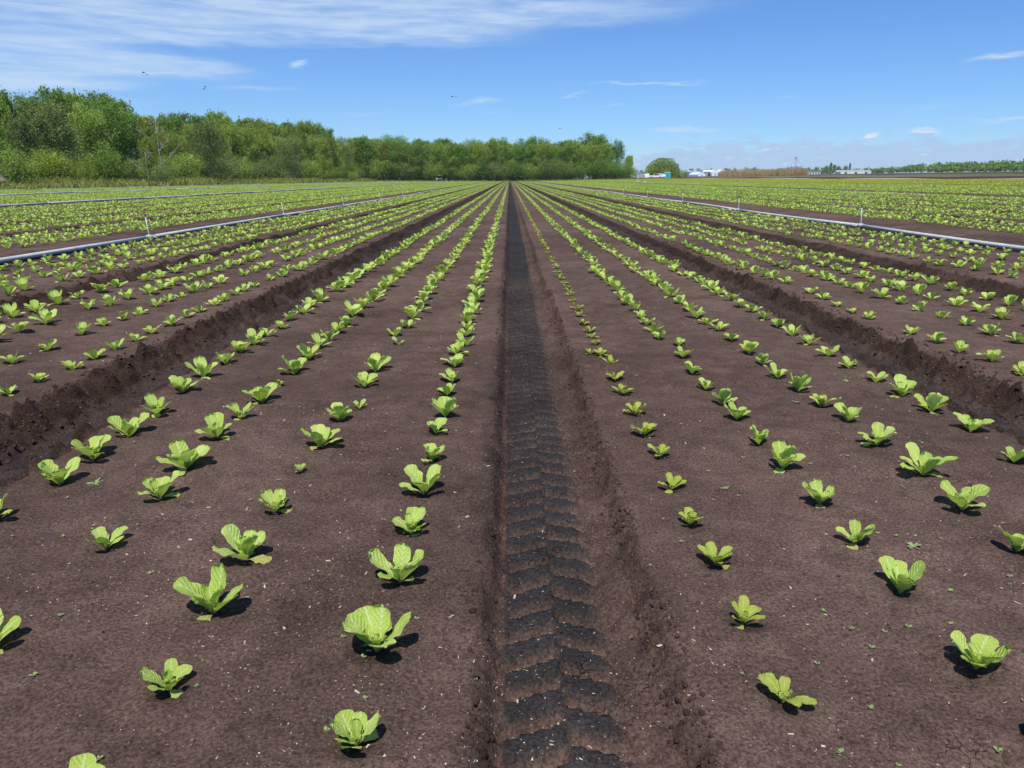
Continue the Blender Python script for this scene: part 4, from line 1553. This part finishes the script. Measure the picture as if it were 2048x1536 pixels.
def pickup(x, y, rz, label):
    root = empty('pickup_truck', (x, y, gz(x, y)), rz)
    b = MB()
    prof = [(-2.6, .45), (2.6, .45), (2.65, .75), (2.55, 1.02), (1.25, 1.10), (.65, 1.72), (-.75, 1.76), (-.95, 1.12), (-2.6, 1.12)]
    b.prism(prof, -.9, .9)
    b.build('body', M['white'], root)
    MB().prism([(-.70, 1.16), (1.10, 1.13), (.62, 1.64), (-.66, 1.68)], -.915, .915).build('side_window', M['glass'], root)
    MB().add([(1.27, -.75, 1.13), (1.27, .75, 1.13), (.70, .70, 1.68), (.70, -.70, 1.68)], [(0, 1, 2, 3)]).build('windscreen', M['glass'], root).location = (.015, 0, .012)
    for sx in (-1.7, 1.7):
        for sy in (-.80, .80):
            w = MB().tube([(sx, sy - .12, .38), (sx, sy + .12, .38)], .38, 14).build('wheel', M['tyre'], root)
            MB().tube([(sx, sy - .13, .38), (sx, sy + .13, .38)], .2, 10).build('rim', M['steel'], w)
    for sy in (-.65, .65):
        MB().box((2.62, sy, .85), (.06, .32, .18)).build('headlight', M['film'], root)
    MB().box((2.66, 0, .55), (.12, 1.7, .2)).build('bumper', M['steel'], root)
    tag(root, label, 'pickup truck')


pickup(57.2, 299, R(-65 + 40), 'white pickup truck parked in the shade of the round willow')


def utility_cart(x, y):
    root = empty('box_trailer', (x, y, gz(x, y)), R(15))
    MB().box((0, 0, 1.2), (2.2, 1.5, 1.1)).build('body', M['white'], root)
    MB().box((0, 0, 1.80), (2.3, 1.6, .08)).build('roof', M['film'], root)
    for sy in (-.7, .7):
        MB().tube([(0, sy - .1, .32), (0, sy + .1, .32)], .32, 12).build('wheel', M['tyre'], root)
    MB().tube([(1.1, 0, .6), (2.1, 0, .5)], .05, 6).build('drawbar', M['dark_metal'], root)
    tag(root, 'small white box trailer parked just left of the teal toilets', 'trailer')


utility_cart(59.0, 301)


def water_tank(x, y):
    root = empty('water_tank', (x, y, gz(x, y)))
    MB().tube([(0, 0, .35), (0, 0, .5), (0, 0, 1.25), (0, 0, 1.38), (0, 0, 1.42)], [.5, .56, .56, .45, .15], 14).build('tank', M['film'], root, smooth=True)
    for sx in (-.4, .4):
        for sy in (-.4, .4):
            MB().box((sx, sy, .18), (.1, .1, .36)).build('leg', M['steel'], root)
    tag(root, 'white round water tank on legs beside the box trailer', 'tank')


water_tank(59.9, 297.5)


def small_van(x, y):
    root = empty('parked_van', (x, y, gz(x, y)), R(80))
    MB().prism([(-2.2, .4), (2.1, .4), (2.2, .9), (1.6, 1.1), (1.0, 1.85), (-2.1, 1.9), (-2.2, 1.2)], -.85, .85).build('body', M['white'], root)
    MB().prism([(-1.9, 1.2), (1.4, 1.15), (.95, 1.72), (-1.9, 1.76)], -.865, .865).build('side_window', M['glass'], root)
    for sx in (-1.4, 1.4):
        for sy in (-.75, .75):
            MB().tube([(sx, sy - .12, .34), (sx, sy + .12, .34)], .34, 12).build('wheel', M['tyre'], root)
    tag(root, 'white van half hidden under the left side of the round willow', 'van')


small_van(54.2, 303)


def transplanter(x, y):
    """the canopied field machine standing at the end of the field"""
    root = empty('transplanter', (x, y, gz(x, y)), R(8))
    MB().box((0, 0, .62), (2.6, 1.5, .12)).build('deck', M['steel'], root)
    c = MB().prism([(-1.35, 2.05), (1.35, 2.05), (1.35, 2.12), (0, 2.22), (-1.35, 2.12)], -.9, .9).build('canopy', M['canopy'], root)
    for sx in (-1.2, 1.2):
        for sy in (-.75, .75):
            MB().tube([(sx, sy, .6), (sx, sy, 2.07)], .035, 6).build('canopy_post', M['steel'], root)
    MB().box((.45, -.2, 1.02), (1.4, .7, .12), .06).build('tray_rack', M['film'], root)
    MB().box((-.75, -.3, .98), (.6, .6, .55)).build('crate', M['white'], root)
    for sx in (-1.0, -.2, .6):
        MB().box((sx, -.95, .55), (.3, .3, .08)).build('seat', M['dark'], root)
    for sx in (-.9, 1.0):
        for sy in (-.7, .7):
            w = MB().tube([(sx, sy - .1, .34), (sx, sy + .1, .34)], .34, 12).build('wheel', M['tyre'], root)
            MB().tube([(sx, sy - .11, .34), (sx, sy + .11, .34)], .16, 10).build('rim', M['film'], w)
    MB().tube([(1.3, 0, .55), (2.7, 0, .5)], .05, 6).build('drawbar', M['steel'], root)
    MB().box((2.75, 0, .75), (.12, .4, 1.1)).build('hitch_frame', M['steel'], root)
    tag(root, 'field machine with a pale green canopy at the foot of the end wood', 'farm machine')


transplanter(-25.0, 271.5)


def tunnel(x, y, w, h, length, label, mat='film', rz=0.0):
    root = empty('greenhouse', (x, y, gz(x, y) - .1), rz)
    prof = [(-w / 2, 0), (-w / 2, h * .45), (-w * .42, h * .68), (-w * .27, h * .88), (0, h), (w * .27, h * .88), (w * .42, h * .68), (w / 2, h * .45), (w / 2, 0)]
    MB().prism(prof, 0, length).build('cover', M[mat], root)
    fr = MB()
    for i in range(len(prof) - 1):
        a, b = prof[i], prof[i + 1]
        fr.tube([(a[0], -.05, a[1]), (b[0], -.05, b[1])], .08, 5)
    fr.build('end_frame', M['steel'], root)
    MB().box((0, -.06, h * .26), (w * .3, .08, h * .5)).build('door', M['grey_glass'], root)
    tag(root, label, 'greenhouse', 'white greenhouses beyond the right field')
    return root


def at(px, Y):
    return (px - 1019) / 1536 * Y


tunnel(at(1403.5, 600), 600, 5.8, 3.3, 30, 'low white tunnel greenhouse, leftmost of the white arches')
tunnel(at(1430.5, 600), 600, 5.6, 4.9, 34, 'tall white tunnel greenhouse beside the grey shed opening')
tunnel(at(1444.0, 600), 600, 5.4, 4.9, 34, 'tall white tunnel greenhouse just left of the dry reeds')


def shed(name, x0, x1, Y, h, dep, mat, roof, label, openings=3, rh=1.0, z0=0.0):
    x = (x0 + x1) / 2
    w = x1 - x0
    root = empty(name, (x, Y, gz(x, Y) - .1 + z0))
    MB().box((0, dep / 2, h / 2), (w, dep, h)).build('wall', M[mat], root)
    MB().prism([(-w / 2 - .3, h), (w / 2 + .3, h), (w / 2 + .3, h + .12), (w / 2 - rh * .3, h + rh), (-w / 2 + rh * .3, h + rh), (-w / 2 - .3, h + .12)], -.3, dep + .3).build('roof', M[roof], root)
    for i in range(openings):
        q = -w / 2 + w * (i + .5) / openings
        MB().box((q, -.03, h * .4), (min(3.2, w / openings * .45), .1, h * .62)).build('door', M['dark'], root)
    return tag(root, label, 'building')


shed('packing_shed', at(1412, 604), at(1425, 604), 604, 3.4, 12, 'grey', 'film', 'grey fronted shed between two white tunnel greenhouses', 1, .4)
shed('glasshouse', at(1378, 640), at(1400, 640), 640, 3.8, 20, 'grey_glass', 'film', 'low grey glasshouse left of the white tunnels', 6, .5)
shed('cottage', at(1364, 655), at(1376, 655), 655, 2.6, 8, 'white', 'grey', 'small white building with grey roof right of the round willow', 3, 1.2)
shed('long_greenhouse', at(1452, 690), at(1590, 690), 690, 3.6, 14, 'film', 'film', 'very long white greenhouse roof showing above the dry reeds', 12, .6)
shed('farm_shed', at(1618, 950), at(1640, 950), 950, 2.6, 14, 'white', 'green_roof', 'long shed with a green metal roof far behind the right field', 4, 1.6)
shed('farm_shed', at(1681, 930), at(1742, 930), 930, 2.6, 14, 'film', 'white', 'long white shed far behind the right field', 3, 1.4)
shed('farmhouse', at(1274, 520), at(1281, 520), 520, 2.6, 6, 'white', 'grey', 'small white house seen between the end wood and the round willow', 2, 1.4)
shed('farmhouse', at(1283, 540), at(1290, 540), 540, 2.0, 6, 'white', 'white', 'low white trailer home left of the round willow', 3, .4)
shed('farm_shed', at(1748, 980), at(1766, 980), 980, 3.0, 10, 'grey', 'steel', 'grey shed at the left end of the far right wood', 3, 1.2)


def elevator(x, y):
    root = empty('grain_elevator', (x, y, gz(x, y)))
    for i, (dx, r_, h) in enumerate(((-8, 4.5, 14), (2, 4.5, 14), (12, 4.0, 11), (-19, 3.5, 8))):
        MB().tube([(dx, 0, 0), (dx, 0, h), (dx, 0, h + r_ * .55)], [r_, r_, .4], 16).build('silo', M['steel'], root, smooth=False)
    t = MB()
    for sx in (-1.3, 1.3):
        for sy in (-1.3, 1.3):
            t.tube([(-2 + sx, 6 + sy, 0), (-2 + sx, 6 + sy, 27)], .16, 5)
    for k in range(9):
        z = 3 * k
        t.tube([(-3.3, 4.7, z), (-.7, 4.7, z + 3)], .10, 4)
        t.tube([(-3.3, 7.3, z + 3), (-.7, 7.3, z)], .10, 4)
    t.build('leg_tower', M['steel'], root)
    MB().box((-2, 6, 28.2), (3.4, 3.2, 2.6)).build('head_house', M['steel'], root)
    MB().tube([(-2, 6, 27), (12, 0, 12)], .4, 6).build('spout', M['steel'], root)
    MB().tube([(-2, 6, 27), (-8, 0, 16)], .4, 6).build('spout', M['steel'], root)
    tag(root, 'grey grain elevator tower with silos on the right horizon', 'grain elevator')


elevator(at(1594, 1350), 1350)


def mass(name, specs, label, seed, mat, size, per):
    rs = np.random.RandomState(seed)
    VV, FF, b = [], [], 0
    for (x, y, h, w) in specs:
        z = gz(x, y)
        n = per
        u = rs.randn(n, 3)
        u /= np.linalg.norm(u, axis=1)[:, None]
        u *= (.45 + .6 * rs.rand(n))[:, None]
        P = np.stack((x + u[:, 0] * w * .5, y + u[:, 1] * w * .5, z + h * .54 + u[:, 2] * h * .48), 1)
        P[:, 2] = np.maximum(P[:, 2], z + .3)
        V, Fc = leaf_quads(P, np.tile((0, 0, .4), (n, 1)), size, rs, .8)
        VV.append(V)
        FF.append(Fc + b)
        b += len(V)
    o = link(name, mesh_np(name, np.concatenate(VV), np.concatenate(FF), mat=M[mat]))
    tag(o, label, None, kind='stuff')


_w = random.Random(8)
sp = []
for r_ in range(3):
    for i in range(52):
        y = 600 + 280 * (i + _w.random()) / 52
        sp.append((474 + r_ * 7 + _w.uniform(-3, 3), y, (6.4 if r_ == 0 else 10.2) * _w.uniform(.8, 1.12), 7.5))
mass('far_wood', sp, 'distant green wood along the right horizon', 4, 'tree_mid', 1.7, 110)
sp = []
for i in range(26):
    px = 1752 + 108 * i / 26 + _w.uniform(-2, 2)
    sp.append((at(px, 905), 905 + _w.uniform(-8, 8), (5.5 + 5.0 * i / 26) * _w.uniform(.8, 1.2), 8))
mass('far_wood', sp, 'lower trees thinning out left of the distant right wood', 5, 'tree_dark', 1.7, 100)
sp = []
for i in range(110):
    px = 1262 + 490 * i / 110 + _w.uniform(-3, 3)
    if _w.random() < .12:
        continue
    sp.append((at(px, 1500), 1500 + _w.uniform(-30, 30), 12.5 * _w.uniform(.7, 1.15), 13))
mass('far_tree_belt', sp, 'dark belt of trees on the horizon behind the greenhouses', 6, 'tree_dark', 3.0, 60)
for i, (px, Y, h, wk, st, mt, lb) in enumerate([(1652, 1000, 9.5, 1.3, 'round', 'tree_mid', 'rounded far tree just right of the green roofed shed'), (1660, 1010, 14.5, .9, 'spire', 'tree_dark', 'tallest pointed far tree beside the green roofed shed'),
                                               (1667, 990, 11.5, 1.2, 'spire', 'tree_dark', 'second pointed far tree beside the green roofed shed'), (1675, 1000, 9.0, 1.3, 'round', 'tree_mid', 'far tree left of the long white shed'),
                                               (1690, 1040, 9.5, 1.1, 'round', 'tree_dark', 'far tree rising behind the left end of the long white shed'), (1698, 1050, 14.0, .7, 'spire', 'tree_dark', 'narrow far tree rising behind the long white shed'),
                                               (1632, 1020, 8.5, 1.4, 'round', 'tree_mid', 'low far tree rising behind the green roofed shed')]):
    plant_tree('far_tree', st, i, at(px, Y), Y, h, wk, mt, lb, 'single trees by the far sheds', rz=i)


_u = random.Random(12)
mass('undergrowth', [(_u.uniform(-62, 43), _u.uniform(279, 290), _u.uniform(2.6, 4.6), 6.0) for i in range(70)], 'dark undergrowth between the trunks of the end wood', 15, 'tree_dark', .7, 150)
mass('undergrowth', [(-62.5 - 4 * _u.random() - 6 * (1 - i / 70), 86 + 186 * i / 70, _u.uniform(2.4, 4.4), 5.0) for i in range(70)], 'dark undergrowth between the trunks of the left wood', 16, 'tree_dark', .5, 190)


# ------------------------------------------------------------------ birds
def gull(x, y, label, rz):
    root = empty('gull', (x, y, gz(x, y)), rz)
    MB().tube([(-.26, 0, .20), (-.12, 0, .21), (.02, 0, .23), (.13, 0, .28), (.17, 0, .37)], [.012, .065, .085, .06, .03], 10).build('body', M['gull'], root, smooth=True)
    MB().tube([(.13, 0, .38), (.17, 0, .40), (.22, 0, .40)], [.03, .047, .025], 8).build('head', M['gull'], root, smooth=True)
    MB().tube([(.22, 0, .40), (.29, 0, .385)], [.014, .003], 6).build('beak', M['beak'], root)
    for s in (-1, 1):
        MB().tube([(.10, s * .07, .26), (-.08, s * .085, .25), (-.30, s * .03, .22)], [.03, .05, .008], 6).build('wing', M['steel'], root, smooth=True)
        MB().tube([(0, s * .035, .17), (.01, s * .035, 0)], .009, 5).build('leg', M['beak'], root)
    tag(root, label, 'gull', 'white gulls standing on the right field')


gull(at(1275.5, 112), 112, 'left one of two white gulls standing among the far lettuce', .4)
gull(at(1291, 108), 108, 'right one of two white gulls standing among the far lettuce', 2.4)


def bird(px, py, Y, rz, label):
    x = at(px, Y)
    root = empty('flying_bird', (x, Y, EYE + (357 - py) * Y / 1594), rz)
    MB().tube([(-.13, 0, 0), (-.05, 0, 0), (.04, 0, .005), (.10, 0, .012), (.13, 0, .01)], [.012, .032, .036, .022, .004], 8).build('body', M['black'], root, smooth=True)
    for s in (-1, 1):
        w = MB()
        w.add([(.05, s * .02, .02), (-.06, s * .02, .02), (-.05, s * .14, .06), (.03, s * .15, .065), (-.06, s * .27, .03), (.05, s * .02, .012), (-.06, s * .02, .012), (-.05, s * .14, .052), (.03, s * .15, .057)],
              [(0, 1, 2, 3), (3, 2, 4), (5, 8, 7, 6), (8, 4, 7)])
        w.build('wing', M['black'], root)
    MB().add([(-.12, .02, 0), (-.12, -.02, 0), (-.21, -.045, 0), (-.21, .045, 0), (-.12, 0, .01), (-.21, 0, .008)], [(0, 1, 2, 3), (0, 4, 5, 3), (1, 2, 5, 4)]).build('tail', M['black'], root)
    tag(root, label, 'bird', 'small dark birds in flight')


bird(314.5, 153, 70, .5, 'upper bird of the pair flying left over the tall trees')
bird(320.5, 157, 70, 2.0, 'lower bird of the pair flying left over the tall trees')
bird(430, 180, 75, 1.0, 'upper bird of the pair below the cirrus tail')
bird(427.5, 184, 75, 2.6, 'lower bird of the pair below the cirrus tail')
bird(908, 198, 80, .3, 'left bird of the pair high above the end wood')
bird(915.5, 198.5, 80, 1.8, 'right bird of the pair high above the end wood')
bird(1118, 259, 95, .8, 'lone bird low over the right part of the end wood')


# ------------------------------------------------------------------ air
def haze():
    hz = MB().box((700, 2530, 24.0), (6800, 5180, 54.0))
    m = bpy.data.materials.new('summer_haze')
    m.use_nodes = True
    t = m.node_tree
    t.nodes.clear()
    o = t.nodes.new('ShaderNodeOutputMaterial')
    v = t.nodes.new('ShaderNodeVolumePrincipled')
    v.inputs['Color'].default_value = (.72, .84, 1.0, 1)
    v.inputs['Density'].default_value = .00008
    t.links.new(v.outputs[0], o.inputs['Volume'])
    b = hz.build('haze', m)
    tag(b, 'thin pale blue air over the fields', None, kind='stuff')


haze()
